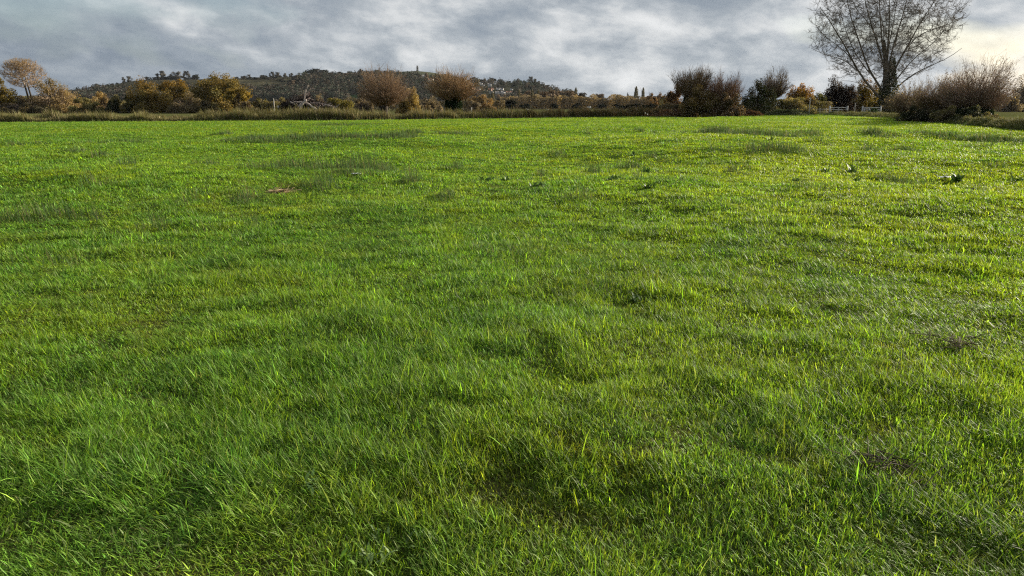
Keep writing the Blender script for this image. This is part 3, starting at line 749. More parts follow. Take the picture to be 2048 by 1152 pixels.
leafy_tree('dark_tree', 'very dark purple-black tree behind the first white field gate', 'tree', 1677, 62, 150, 168, [((.030, .023, .020), 3), ((.040, .030, .025), 3), ((.055, .034, .027), 1)], 9000, 44, .16, .06, skirt=True, twigs=120, twigcol=(.06, .045, .04))
leafy_tree('field_maple', 'olive-gold maple behind the low limbs of the giant bare poplar', 'tree', 1722, 66, 149, 172, [((.13, .11, .025), 3), ((.09, .085, .022), 3), ((.18, .12, .025), 2)], 7000, 34, .14, .06, skirt=True, top=(.17, .085, .022))
leafy_tree('field_maple', 'yellow-leaved sapling bush at the foot of the giant bare poplar', 'bush', 1756, 44, 178, 158, [((.19, .145, .03), 3), ((.12, .10, .025), 3)], 3600, 24, .13, .05, skirt=True)

# --- the giant bare poplar
def giant_tree():
    Y = 150.0; o = at(1772, 222, Y); o[2] = 0
    t = thing('poplar_tree', 'giant bare poplar with ivy on its trunk, top cut by the edge of the photo', 'tree', o)
    BK = np.array((.145, .122, .10))
    def limb(pts, r0, dy):
        n = 9; pts = np.array(pts, float)
        s = np.concatenate([[0], np.cumsum(np.hypot(*np.diff(pts, axis=0).T))]); u = np.linspace(0, s[-1], n)
        xs, ys = np.interp(u, s, pts[:, 0]), np.interp(u, s, pts[:, 1])
        f = np.linspace(0, 1, n)
        P = np.array([at(a, b, Y + dy * g ** 1.3) for a, b, g in zip(xs, ys, f)]) - o
        P[1:-1] = P[1:-1] * .5 + (P[2:] + P[:-2]) * .25
        return P, np.linspace(1, .22, n) * r0
    LIMBS = [
        ([(1768, 205), (1752, 188), (1734, 168), (1714, 141), (1695, 98), (1676, 70), (1660, 42), (1640, 14)], .42, -3),
        ([(1770, 190), (1758, 169), (1739, 146), (1730, 121), (1721, 88), (1705, 51), (1698, 18), (1690, -20)], .42, 4),
        ([(1772, 150), (1765, 120), (1751, 74), (1735, 26), (1730, 0), (1720, -45)], .36, -5),
        ([(1773, 150), (1767, 112), (1760, 35), (1759, 0), (1755, -52)], .34, 3),
        ([(1775, 150), (1774, 112), (1779, 53), (1778, 0), (1781, -55)], .36, -2),
        ([(1776, 145), (1780, 118), (1793, 70), (1807, 26), (1814, 0), (1824, -42)], .34, 5),
        ([(1778, 165), (1793, 130), (1820, 84), (1846, 35), (1868, 6), (1884, -22)], .36, -4),
        ([(1779, 160), (1797, 123), (1828, 74), (1860, 60), (1895, 50), (1918, 40)], .30, 4),
        ([(1780, 175), (1807, 141), (1832, 112), (1862, 90), (1885, 66)], .26, -6),
        ([(1778, 190), (1812, 158), (1840, 140), (1864, 130), (1899, 116), (1924, 96)], .28, 2),
        ([(1712, 141), (1693, 121), (1668, 114), (1640, 106), (1622, 96)], .18, -3),
        ([(1714, 141), (1700, 112), (1672, 88), (1645, 70), (1630, 48)], .18, 3),
        ([(1739, 146), (1712, 112), (1690, 60), (1680, 20), (1668, -15)], .20, 6),
        ([(1756, 80), (1742, 50), (1712, 20), (1700, -10), (1690, -35)], .16, -6),
        ([(1790, 95), (1800, 40), (1830, 15), (1848, -15), (1858, -35)], .18, 6),
        ([(1767, 110), (1768, 50), (1745, -10), (1740, -40)], .18, 7),
        ([(1768, 196), (1735, 172), (1706, 162), (1680, 160), (1655, 168)], .14, -4),
        ([(1770, 130), (1784, 60), (1795, 0), (1800, -48)], .2, -7),
    ]
    acc = Acc(); base = at(1772, 222, Y) - o
    TR = np.array([[[0, 0, -.3], at(1771, 205, Y) - o, at(1773, 180, Y) - o, at(1773, 150, Y) - o, at(1771, 118, Y) - o, at(1768, 80, Y) - o]])
    tubes(acc, TR, np.array([[1.05, .86, .76, .62, .42, .25]]), 12, BK)
    PL = []
    for pts, r0, dy in LIMBS:
        P, rr_ = limb(pts, r0, dy); PL.append(P); tubes(acc, P[None], rr_[None] * .58, 7, BK)
    acc.obj('trunk', M_BARK, t, smooth=True)
    PL = np.array(PL)
    LL = np.linalg.norm(np.diff(PL, axis=1), axis=2).sum(1)
    acc = Acc()
    nod = np.concatenate([PL[:, k] * (1 - g) + PL[:, k + 1] * g for k in range(1, 8) for g in (0, .33, .66)] + [PL[:, 8]])
    c0 = at(1772, 42, Y) - o
    seg = fill_crown(nod, in_ellipsoid(3000, c0, (14.9, 12.0, 12.2)), .7, .10)
    sl_ = np.linalg.norm(seg[:, 4] - seg[:, 0], axis=1)
    tubes(acc, seg, radii(np.clip(.022 + .014 * sl_, .02, .07), 5, .45), 4, BK)
    S, D, i, f = spawn(seg, 6, .3, 1, (.25, .8)); D[:, 2] += .06
    B3 = grow(S, D, R.uniform(.5, 1.35, len(S)), 4, .08, .07)
    tubes(acc, B3, radii(np.full(len(S), .015), 4, .5), 3, BK)
    S, D, i, f = spawn(B3, 2, .3, 1, (.3, .9))
    B4 = grow(S, D, R.uniform(.25, .6, len(S)), 3, .05, .06)
    tubes(acc, B4, radii(np.full(len(S), .010), 3, .6), 3, BK)
    acc.obj('crown', M_BARK, t)
    n = 4200; j = R.integers(0, len(B3), n)
    P = B3[j, 3] + R.normal(0, .12, (n, 3))
    acc = Acc(); leaves(acc, P, .075 * R.lognormal(0, .3, n), pick([((.075, .06, .03), 3), ((.12, .09, .03), 1), ((.05, .045, .03), 2)], n))
    acc.obj('foliage', M_LEAF, t)
    n = 9000; k = R.random(n) ** 1.5; z = k * 11.5 * R.uniform(.8, 1, n)
    a = R.uniform(0, 6.28, n); q = np.interp(z, [0, 2, 4.5, 7, 9.5, 11.5], [1.3, 1.5, 1.75, 1.1, .65, .42]) * R.uniform(.55, 1.2, n)
    cx = np.interp(z, [0, 9.5], [0, 0])
    acc = Acc(); leaves(acc, np.stack([cx + np.cos(a) * q, np.sin(a) * q, z], -1), .13 * R.lognormal(0, .25, n), pick([((.030, .045, .020), 4), ((.05, .062, .03), 2), ((.10, .10, .035), 1)], n))
    acc.obj('ivy', M_IVY, t)
giant_tree()

# --- willows on the bank at the right
WB = 'willows on the low bank'
PALELEAF = [((.30, .25, .19), 2), ((.20, .16, .10), 2), ((.13, .10, .06), 2)]
willow('bank_willow', 'brown thicket willow freckled with pale leaves, next to the giant poplar', 1822, 230, 158, 104, 96, 420, .10, .35, (.18, .125, .085), (.22, .15, .10), twigs=14, leafn=8000, leafcol=PALELEAF, group=WB, leaf=.075)
willow('bank_willow', 'middle bank willow with upright brown stems and a black foot', 1868, 236, 146, 92, 84, 380, .12, .4, (.17, .115, .08), (.21, .14, .09), twigs=14, leafn=6000, leafcol=PALELEAF[1:], group=WB, spread=.85, leaf=.065)
willow('bank_willow', 'largest bank willow, a bristling globe of bare stems over a black ivy stump', 1948, 240, 108, 128, 76, 640, .20, .75, (.20, .14, .105), (.25, .175, .13), ivy=3800, twigs=14, leafn=6500, leafcol=PALELEAF[1:] + [((.10, .095, .05), 2)], group=WB, leaf=.06)
willow('bank_willow', 'slender willow fan rising between the middle and the largest bank willow', 1912, 238, 126, 82, 82, 300, .12, .4, (.19, .13, .09), (.23, .165, .115), twigs=14, leafn=4000, leafcol=PALELEAF[1:], group=WB, spread=.75, leaf=.06)
leafy_tree('bramble_bush', 'black bramble mass at the foot of the thicket willow', 'bush', 1848, 78, 206, 76, DARK + DKBRN[:1], 6500, 30, .075, .03, skirt=True, base=-.2, twigs=200, twigcol=(.1, .08, .07))
leafy_tree('bramble_bush', 'dull brown bramble between the two darkest masses on the bank', 'bush', 1898, 60, 210, 72, DKBRN + OLIVE[:1], 5200, 26, .07, .03, skirt=True, base=-.2)
leafy_tree('bramble_bush', 'ragged dark bramble under the largest bank willow', 'bush', 1944, 56, 208, 69, DARK + [((.06, .06, .035), 2)], 5200, 26, .07, .03, skirt=True, base=-.2)
stick_heap('dead_branches', 'tangle of pale dead branches spilling from the largest bank willow', 'dead branches', 1950, 248.5, 60, .7, 2.2, [((.30, .26, .22), 2), ((.16, .13, .11), 2), ((.10, .08, .07), 1)], .022)
leafy_tree('bramble_bush', 'thin pale weeds and bramble leaves on the outer side of the largest bank willow', 'bush', 1985, 44, 224, 70, [((.14, .13, .06), 2), ((.11, .09, .05), 2)], 2600, 20, .06, .03, skirt=True, base=-.1, twigs=300, twigcol=(.22, .17, .11))
leafy_tree('distant_tree', 'hazy grey-brown tree beyond the last willow, cut by the edge of the photo', 'tree', 2052, 60, 146, 230, [((.15, .12, .09), 3), ((.12, .10, .08), 3)], 6500, 34, .17, .06, skirt=True, twigs=400, twigcol=(.17, .14, .11))
leafy_tree('distant_tree', 'low grey bush beneath the hazy tree beyond the last willow', 'bush', 2022, 50, 186, 215, GREYB, 4200, 24, .16, .05, skirt=True)
leafy_tree('dock_bank', 'rust-red mound of dead docks at the field edge below the dark ivy-covered tree', 'dead weeds', 1496, 54, 214.5, 124, [((.17, .085, .045), 3), ((.13, .075, .04), 3), ((.20, .11, .06), 1)], 7000, 26, .075, .02, skirt=True, twigs=900, twigcol=(.19, .10, .055), base=-.2)
leafy_tree('dock_bank', 'reddish row of dead seeding docks among the reeds before the round black ivy bush', 'dead weeds', 1345, 78, 216, 118, [((.15, .085, .05), 3), ((.11, .07, .04), 3)], 4200, 26, .07, .02, skirt=True, twigs=1100, twigcol=(.16, .085, .05), base=-.2)

# --- distant hedgerow woodland on the plain: prototypes, then copies
def far_proto(kind, seed):
    acc = Acc(); Ht = 10.0
    t = thing('distant_tree', 'x', 'tree', (0, 0, 0))
    bark = np.array((.13, .105, .085))
    if kind == 'poplar':
        n = 1500; z = R.random(n) ** .8; w = .9 * np.sin(np.clip(z * .95 + .06, 0, 1) * math.pi) ** .6
        a = R.uniform(0, 6.28, n); q = np.sqrt(R.random(n)) * w
        P = np.stack([q * np.cos(a), q * np.sin(a), z * Ht], -1)
        c = pick([((.30, .26, .14), 2), ((.22, .19, .115), 2), ((.34, .30, .16), 1)], n)
        V = Acc(); leaves(V, P, .30, c, .35, -.0); V.obj('crown', M_FAR, t)
    else:
        pal = {'brown': [((.27, .20, .13), 3), ((.20, .15, .10), 3)], 'grey': [((.120, .105, .080), 3), ((.09, .08, .062), 3)],
               'orange': [((.30, .18, .075), 3), ((.22, .14, .065), 3)], 'yellow': [((.23, .19, .06), 3), ((.16, .14, .055), 3)],
               'dark': [((.026, .030, .021), 3), ((.020, .024, .018), 3)], 'pine': [((.024, .034, .022), 3), ((.03, .04, .026), 2)]}[kind]
        P, i, hh, cc = clumpy(2000, (3.9, 3.9, 5.3), (0, 0, 4.6), 24, (.22, .4), -.95, .4)
        P[:, 2] = np.abs(P[:, 2])
        c = pick(pal, len(P)) * np.exp(R.normal(0, .2, 66))[i][:, None]
        V = Acc(); leaves(V, P, .42, c, .7, 0, unit(P - np.array([0, 0, 4.5]))); V.obj('crown', M_FAR, t)
    tubes(acc, np.array([[[0, 0, -.5], [.1, 0, 3.0], [0, .1, 8.0]]]), np.array([[.28, .22, .08]]), 5, bark)
    S, D, _, _ = spawn(np.array([[[0, 0, 1.0], [.1, 0, 3.0], [0, .1, 8.0]]]), 14, .1, .9, (.4, 1.0))
    tubes(acc, grow(S, D, R.uniform(2, 4, len(S)), 4, .25, .05), radii(np.full(len(S), .10), 4, .3), 4, bark)
    acc.obj('trunk', M_BARK, t)
    return t

PROTO = {k: [far_proto(k, s) for s in range(2)] for k in ('brown', 'grey', 'orange', 'yellow', 'dark', 'poplar', 'pine')}
USED = set()
def place(kind, loc, h, w, label, group, cat='tree', name=None):
    p = PROTO[kind][int(R.integers(0, 2))]
    sc = (w / 7.8 if kind != 'poplar' else w / 1.8, w / 7.8 if kind != 'poplar' else w / 1.8, h / 10.0)
    rz = R.uniform(0, 6.28)
    if p.name not in USED:
        USED.add(p.name); o = p; o.location = loc; o.rotation_euler = (0, 0, rz); o.scale = sc
    else:
        o = dup(p, loc, rz, sc)
    o['label'] = label; o['group'] = group; o['category'] = cat
    o.name = name or 'distant_tree'
    return o

def plain_tree(kind, px, top, wid, Y, label, group='trees on the plain below the hills'):
    X = at(px, 214, Y)[0]; h = float(at(px, top, Y)[2])
    place(kind, (X, Y, 0), h, wpx(wid, Y), label, group, name='poplar_tree' if kind == 'poplar' else 'distant_tree')

PL = [  # kind, px, top, width, depth, label
    ('poplar', 1140, 176, 8, 620, 'first of three close-set slim poplars, the broadest-based one nearer the hill'), ('poplar', 1151, 175, 7, 620, 'middle one of three close-set slim poplars'),
    ('poplar', 1159, 173, 8, 620, 'tallest, palest of three close-set slim poplars'), ('poplar', 1271, 173, 9, 640, 'wider of the lone pair of slim poplars on the flat skyline'),
    ('poplar', 1285, 175, 7, 640, 'narrower of the lone pair of slim poplars on the flat skyline'),
    ('poplar', 985, 184, 9, 420, 'pale upright poplar in front of the lowest hillside houses'), ('poplar', 979, 189, 7, 420, 'short pale poplar touching the upright one before the hillside houses'),
    ('poplar', 1064, 178, 7, 480, 'pale slim poplar below the wind-swept skyline trees'), ('poplar', 1076, 180, 8, 480, 'second pale slim poplar below the wind-swept skyline trees'),
    ('poplar', 1038, 180, 7, 480, 'pinkish slim poplar below the hillside houses'), ('poplar', 1102, 179, 6, 520, 'slim orange-tinged poplar at the foot of the hill slope'),
    ('yellow', 1021, 190, 20, 430, 'yellow-leaved tree under the lowest hillside houses'), ('orange', 965, 190, 24, 420, 'orange-tan tree behind the scrub by the ivy-clad pollard'),
    ('orange', 1300, 182, 30, 300, 'orange-brown tree on the flat skyline before the russet oak'), ('yellow', 1326, 190, 18, 260, 'small yellow tree touching the russet oak'),
    ('orange', 1320, 180, 20, 320, 'round rusty tree between the orange-brown tree and the russet oak'),
    ('dark', 1018, 199, 44, 330, 'black-green pointed hedge tree in the far pasture'), ('dark', 1000, 205, 30, 330, 'black-green low bush joined to the pointed hedge tree'),
    ('dark', 1050, 206, 26, 360, 'dark bush along the far hedge, second from the pointed hedge tree'), ('dark', 1108, 206, 22, 370, 'dark round bush under the brown woodland edge'),
    ('dark', 1152, 205, 22, 360, 'dark olive bush below the three close-set poplars'), ('dark', 1205, 207, 26, 380, 'grey-green bush along the far hedge past the pale trough'),
    ('dark', 1240, 207, 34, 300, 'black hedge bush below the flat skyline, first of a run'), ('dark', 1268, 206, 34, 300, 'black hedge bush below the lone pair of poplars'),
    ('dark', 1300, 207, 36, 290, 'black hedge bush below the orange-brown tree'), ('dark', 1330, 206, 36, 260, 'black hedge bush running into the russet oak'),
    ('pine', 1203, 183, 10, 800, 'dark pointed conifer on the flat skyline'), ('pine', 1253, 184, 12, 800, 'dark blunt conifer on the flat skyline near the lone pair of poplars'),
]
for k in PL: plain_tree(*k)
BW = 'brown winter trees of the far woodland'
for i in range(36):
    px = R.uniform(1022, 1172); Y = R.uniform(430, 700)
    top = np.interp(px, [1020, 1060, 1100, 1140, 1175], [192, 184, 182, 182, 188]) + R.uniform(-3, 6)
    plain_tree('brown' if R.random() < .75 else 'grey', px, top, R.uniform(24, 40), Y, 'bare brown tree in the far woodland between the pointed hedge tree and the close-set poplars', BW)
for i in range(20):
    px = R.uniform(1165, 1345); Y = R.uniform(520, 900)
    plain_tree(('grey', 'grey', 'brown', 'dark')[i % 4], px, R.uniform(186, 198), R.uniform(24, 40), Y, 'hazy grey-brown tree of the flat skyline past the close-set poplars', 'grey trees of the flat skyline')
for i in range(16):
    px = R.uniform(930, 1030); Y = R.uniform(480, 800)
    plain_tree(('grey', 'brown')[i % 2], px, R.uniform(186, 199), R.uniform(16, 28), Y, 'grey-brown tree at the hill foot below the houses', 'trees at the hill foot below the houses')
for i in range(26):
    px = R.uniform(480, 860); Y = R.uniform(420, 800)
    plain_tree(('grey', 'dark', 'brown')[i % 3], px, R.uniform(189, 203), R.uniform(18, 34), Y, 'dull hedge tree at the foot of the wooded ridge behind the brush pile', 'hedge trees at the foot of the wooded ridge')
for i in range(12):
    px = R.uniform(-10, 330); Y = R.uniform(380, 700)
    plain_tree(('grey', 'dark')[i % 2], px, R.uniform(190, 203), R.uniform(18, 34), Y, 'dull distant tree glimpsed between the autumn oaks and bushes', 'distant trees behind the autumn oaks')
for i in range(8):
    px = R.uniform(1480, 1820); Y = R.uniform(330, 520)
    plain_tree(('grey', 'brown')[i % 2], px, R.uniform(188, 202), R.uniform(22, 36), Y, 'grey-brown tree glimpsed far behind the gates', 'distant trees behind the gates')
for i in range(6):
    px = R.uniform(1800, 2150); Y = R.uniform(300, 480)
    plain_tree(('grey', 'brown')[i % 2], px, R.uniform(186, 200), R.uniform(26, 40), Y, 'hazy tree far behind the bank willows', 'distant trees behind the bank willows')

# ------------------------------------------------------------------ hills
PROF = [(60, 203), (120, 192), (160, 184), (200, 177), (232, 169), (262, 162.5), (300, 158.5), (340, 158.5), (400, 158), (470, 156.5), (520, 154), (580, 152.5), (640, 151), (700, 150.5), (760, 148), (800, 149),
        (860, 153), (910, 157), (960, 163), (1010, 164), (1040, 165), (1070, 170), (1100, 178), (1140, 187), (1190, 197), (1260, 206)]
YR = 1500.0
def hill_z(px, Y):                       # ridge 1500 m off, a slope towards the plain and one behind
    top = np.interp(px, [p[0] for p in PROF], [float(at(p[0], p[1], YR)[2]) for p in PROF])
    f = np.where(Y < YR, sstep(900, YR, Y) * .55 + .45 * np.clip((Y - 900) / 600, 0, 1), 1 - sstep(YR, 2300, Y))
    return top * f
def px_of(X, Y): return 1024 + X / Y * FPX / .968
def build_hill():
    pxs = np.linspace(20, 1300, 260); Ys = np.concatenate([np.linspace(880, 1500, 60), np.linspace(1520, 2350, 24)])
    A, B = np.meshgrid(pxs, Ys)
    X = (A - 1024) * .968 / FPX * B
    Z = hill_z(A, B) + (fbm(X, B, 60, 7) - .5) * 5 * sstep(900, 1100, B) * (1 - sstep(1420, 1500, B)) - .6
    n = fbm(X, B, 170, 131); n2 = fbm(X, B / 2.2, 45, 133)
    c = np.array([.034, .038, .020]) * n[..., None] + np.array([.046, .040, .027]) * (1 - n)[..., None]
    st = sstep(.52, .6, fbm(X / 5, B + X * .25, 26, 137))[..., None] * ((A > 465) & (A < 620))[..., None]
    c = c * (1 - .6 * st) + np.array([.10, .09, .05]) * .6 * st
    pale = np.exp(-((A - 225) / 34) ** 2 - ((Z - np.interp(225, [p[0] for p in PROF], [float(at(p[0], p[1], YR)[2]) for p in PROF]) * .8) / 12) ** 2)[..., None]
    c = c * (1 - .8 * pale) + np.array([.095, .09, .045]) * .8 * pale
    gr = (np.exp(-((A - 715) / 30) ** 2 - ((B - 1090) / 45) ** 2))[..., None]
    c = c * (1 - gr) + np.array([.035, .065, .022]) * gr
    c = c * (.75 + .5 * n2[..., None])
    nr, na = A.shape; i = np.arange(nr - 1)[:, None]; j = np.arange(na - 1)[None]
    q = np.stack([i * na + j, i * na + j + 1, (i + 1) * na + j + 1, (i + 1) * na + j], -1).reshape(-1, 4)
    acc = Acc(); acc.add(np.stack([X, B, Z], -1), c.reshape(-1, 3), q)
    tag(acc.obj('hill', M_HILL, smooth=True), kind='structure')
    # the far tor
    pr = [(640, 214), (690, 190), (740, 158), (775, 146), (800, 142.5), (835, 141), (862, 143.5), (900, 150), (940, 160), (990, 176), (1050, 196), (1110, 212)]
    pxs = np.linspace(640, 1110, 110); Ys = np.linspace(2500, 3500, 50)
    A, B = np.meshgrid(pxs, Ys); X = (A - 1024) * .968 / FPX * B
    top = np.interp(A, [p[0] for p in pr], [float(at(p[0], p[1], 3000)[2]) for p in pr])
    Z = np.maximum(top, 0) * np.exp(-((B - 3000) / 300) ** 2) - 2
    n = fbm(X, B, 90, 141)[..., None]
    c = np.array([.055, .065, .028]) * n + np.array([.075, .07, .036]) * (1 - n)
    nr, na = A.shape; i = np.arange(nr - 1)[:, None]; j = np.arange(na - 1)[None]
    q = np.stack([i * na + j, i * na + j + 1, (i + 1) * na + j + 1, (i + 1) * na + j], -1).reshape(-1, 4)
    acc = Acc(); acc.add(np.stack([X, B, Z], -1), c.reshape(-1, 3), q)
    tag(acc.obj('hill', M_HILL, smooth=True), kind='structure')
M_HILL = plant_mat('hill_turf', .95, 0, 0, vary=.2, nscale=.02)
build_hill()

def hill_pt(px, py=None, down=0.0):
    """point on the front slope of the ridge under a pixel (down = metres nearer than the ridge when py is None)"""
    if py is None:
        Y = YR - down
    else:
        Ys = np.linspace(YR, 905, 240)
        zz = np.array([float(hill_z(px, y)) for y in Ys]); zp = np.array([float(at(px, py, y)[2]) for y in Ys])
        k = int(np.argmin(np.abs(zz - zp))); Y = Ys[k]
    X = (px - 1024) * .968 / FPX * Y
    return np.array([X, Y, float(hill_z(px, Y)) - .8])

def hill_tree(kind, px, top_py, wid, label, group, base_py=None, down=0.0):
    b = hill_pt(px, base_py, down)
    h = float(at(px, top_py, b[1])[2]) - b[2]
    h = max(h, 3.0); b[2] -= h * .30
    place(kind, b, h * 1.33, wpx(wid, b[1]) * 1.1, label, group, name='hill_tree')

SK = 'dark trees along the hill skyline'
for k, px, top, w, lab in [
    ('dark', 168, 178, 18, 'rounded dark tree low on the tapering end of the ridge'), ('grey', 185, 174, 16, 'grey tree low on the tapering end of the ridge'), ('dark', 202, 166.5, 17, 'domed dark tree at the lower end of the pale hillside pasture'),
    ('dark', 221, 168, 8, 'small dark bush on the skyline of the pale hillside pasture, the smaller of a pair'), ('dark', 229, 166, 9, 'small dark bush on the skyline of the pale hillside pasture, the larger of a pair'),
    ('dark', 241, 165, 7, 'tiny ragged bush on the skyline beside the two tall pale-trunked trees'), ('grey', 253, 154.5, 9, 'slimmer of the two tall pale-trunked skyline trees'), ('grey', 265, 152.5, 13, 'fuller of the two tall pale-trunked skyline trees'),
    ('dark', 302, 152.5, 12, 'long low dark skyline tree behind the rounded orange oak'), ('dark', 315, 153.5, 12, 'low dark skyline tree before the first big dome'),
    ('grey', 332, 142, 21, 'first big domed tree on the skyline, behind the golden orange oak'), ('grey', 358, 141, 24, 'second big domed tree on the skyline, broader than the first'), ('grey', 380, 142, 16, 'ragged thin-topped skyline tree next to the tallest oak'),
    ('dark', 345, 151, 30, 'low dark mass beneath the two big domed skyline trees'), ('dark', 395, 148, 20, 'dark skyline tree partly hidden by the tallest oak'),
    ('dark', 478, 153, 9, 'small dark tree on the skyline over the terraced pasture, nearest the oak'), ('dark', 493, 151, 11, 'twin-topped small tree on the skyline over the terraced pasture'), ('grey', 503, 149, 10, 'thin pale tree on the skyline over the terraced pasture'),
    ('dark', 532, 149.5, 14, 'dark clump at the head of the diagonal hedges'), ('grey', 550, 143.5, 12, 'upright feathery tree on the skyline past the diagonal hedges'), ('grey', 561, 143, 14, 'wide feathery tree on the skyline past the diagonal hedges'),
    ('grey', 575, 145.5, 10, 'bare fan-shaped skyline tree, first of a thin row'), ('grey', 588, 146, 10, 'bare fan-shaped skyline tree, last of a thin row'), ('dark', 600, 149, 14, 'dark round tree just before the great skyline dome'),
    ('dark', 613, 140.5, 11, 'spiky tree on the shoulder of the great skyline dome'), ('dark', 640, 136, 46, 'great dark dome of trees, the largest on the skyline'), ('dark', 628, 139, 26, 'dark shoulder of the great skyline dome'),
    ('dark', 670, 143.5, 14, 'dark rounded tree on the far shoulder of the great skyline dome'), ('dark', 688, 145, 15, 'low domed skyline tree between the great dome and the reddish pollard'), ('dark', 702, 142.5, 16, 'domed skyline tree, second beyond the great dome'),
    ('dark', 723, 136.5, 13, 'tall dark tree on the skyline next to the reddish pollard fan'), ('dark', 738, 141, 14, 'dark skyline tree seen through the top of the reddish pollard fan'), ('dark', 757, 138.5, 20, 'broad dark tree behind the top of the reddish pollard fan'),
    ('dark', 780, 143, 20, 'dark tree where the ridge meets the hill with the tower'),
    ('dark', 896, 146, 18, 'brown-black tree behind the top of the ivy-clad pollard'), ('dark', 920, 155, 22, 'flat dark tree above the first houses'), ('dark', 947, 153, 12, 'domed dark tree above the houses past the ivy-clad pollard'),
    ('dark', 962, 158, 14, 'sloping dark tree on the skyline above the brightest white house'), ('dark', 986, 155, 15, 'leaning dark pine on the skyline above the houses'), ('grey', 1000, 158.5, 12, 'grey companion of the leaning dark pine'),
    ('dark', 1018, 161.5, 9, 'small round tree alone on the bare stretch of skyline'), ('dark', 1038, 159, 12, 'tree with a spiky top at the end of the bare stretch of skyline'), ('dark', 1049, 160, 8, 'umbrella-topped little tree before the wind-swept clump'),
    ('grey', 1061, 153, 13, 'tallest tree of the wind-swept clump'), ('grey', 1069, 156, 13, 'second tree of the wind-swept clump, sloping down'), ('dark', 1077, 163, 12, 'lowest tree of the wind-swept clump'), ('dark', 1084, 167, 7, 'small ball-headed tree after the wind-swept clump'),
    ('grey', 1093, 168.5, 16, 'last big rounded tree where the hill runs down to the plain')]:
    hill_tree(k, px, top, w, lab, SK, None, R.uniform(0, 12))

WH = 'trees of the wood on the ridge'
for i in range(46):
    px = R.uniform(590, 905)
    rp = np.interp(px, [p[0] for p in PROF], [p[1] for p in PROF])
    py = R.uniform(rp + 3, np.interp(px, [590, 640, 700, 780, 905], [200, 197, 186, 196, 196]))
    if px > 840 and py < 165 and R.random() < .6: continue
    hill_tree(('dark', 'grey', 'dark', 'brown')[i % 4], px, py - R.uniform(11, 16), R.uniform(14, 24), 'dull bare tree within the wood on the ridge', WH, py)
HOUSES = [  # px, py, kind, size ; grouped into rows
    ('uppermost', [(850, 154, 'white', 1.25), (861, 159, 'cream', .8), (865.5, 158, 'cream', .7), (874, 159, 'brick', .8)]),
    ('upper', [(921, 161, 'cream', .7), (931, 160, 'cream', .7), (940, 164.5, 'cream', .8), (944.5, 168.5, 'cream', .8), (962, 167, 'white', .95), (967, 169, 'white', .75), (979.5, 169, 'white', .95), (990, 166, 'white', .6), (994, 163.5, 'white', .6)]),
    ('middle', [(933, 178.5, 'brick', .8), (939, 178, 'cream', .8), (947, 176.5, 'brick', .9), (957, 177, 'white', .85), (958, 180.5, 'cream', .8), (980.5, 179, 'brick', 1.0), (985, 176, 'brick', .7), (996, 176.5, 'white', .75), (1003.5, 177, 'white', .85), (1023, 176.5, 'white', .6)]),
    ('lowest', [(982, 184.5, 'white', .95), (994, 183.5, 'white', .75), (999, 184, 'white', .8), (1006, 184, 'white', .95), (1007, 187.5, 'white', .75), (1016, 183.5, 'cream', .75), (1020, 182.5, 'cream', .7), (1023.5, 183.5, 'cream', .75), (981, 192, 'cream', .7)]),
]
HXY = np.array([(h[0], h[1]) for _, hs in HOUSES for h in hs])
def wood_mass():
    acc = Acc(); n = 5200
    px = np.where(R.random(n) < .26, R.uniform(120, 600, n), R.uniform(560, 1150, n)); low_ = px < 600
    kk = R.random(n) < np.where(low_, 1, sstep(560, 640, px)) * (1 - .45 * sstep(905, 930, px)) * (1 - .5 * ((px > 1008) & (px < 1034))); px = px[kk]; n = len(px); rp = np.interp(px, [p[0] for p in PROF], [p[1] for p in PROF])
    low_ = low_[kk]; lo = np.interp(px, [560, 640, 690, 700, 740, 750, 1150], [203, 203, 200, 189, 189, 203, 206])
    fld = R.random(n); py = rp + 2 + fld * (lo - rp - 2)
    py = np.where(low_, np.maximum(rp + 3, 203 - 24 * R.random(n) ** 1.6), py); o_ = np.argsort(py); px, py = px[o_], py[o_]
    Ys = np.linspace(YR, 905, 120)
    for a, b in zip(px, py):
        if np.any((np.abs(HXY[:, 0] - a) < 6) & (b - HXY[:, 1] > -1.5) & (b - HXY[:, 1] < 11)): continue
        if a > 905 and b > 171 and R.random() < .35: continue
        zz = hill_z(np.full(120, a), Ys); zp = EYE + ray(a, b)[2] / ray(a, b)[1] * Ys
        Y = Ys[int(np.argmin(np.abs(zz - zp)))]; X = (a - 1024) * .968 / FPX * Y; z = float(hill_z(a, Y))
        r = R.uniform(4, 8); m = 46
        d = unit(R.normal(size=(m, 3))); d[:, 2] = np.abs(d[:, 2])
        P = np.array([X, Y, z - .5]) + d * np.array([r, r, R.uniform(8, 14)]) * R.uniform(.5, 1, (m, 1))
        c = pick([((.028, .032, .022), 3), ((.046, .038, .030), 3), ((.058, .049, .036), 2), ((.024, .030, .020), 2)], 1) * 1.9 * R.lognormal(0, .15) * R.lognormal(0, .10, (m, 1))
        leaves(acc, P, 1.5, c, .7, 0, d)
    tag(acc.obj('woodland', M_FAR), kind='stuff')['label'] = 'dull winter wood covering the ridge past the terraced pasture and thinning between the houses'
wood_mass()
LW = 'trees in the hedges of the terraced pasture'
for (x0, y0, x1, y1, n) in [(480, 158, 530, 157, 5), (528, 154, 570, 164, 6), (500, 176, 570, 178, 6), (556, 156, 600, 168, 4), (500, 190, 600, 192, 6), (480, 168, 520, 178, 4)]:
    for f in np.linspace(0, 1, n):
        hill_tree(('dark', 'grey')[int(R.integers(0, 2))], x0 + (x1 - x0) * f + R.normal(0, 1), y0 + (y1 - y0) * f - R.uniform(2.5, 5), R.uniform(8, 14), 'small hedge tree between strips of the terraced pasture', LW, y0 + (y1 - y0) * f)
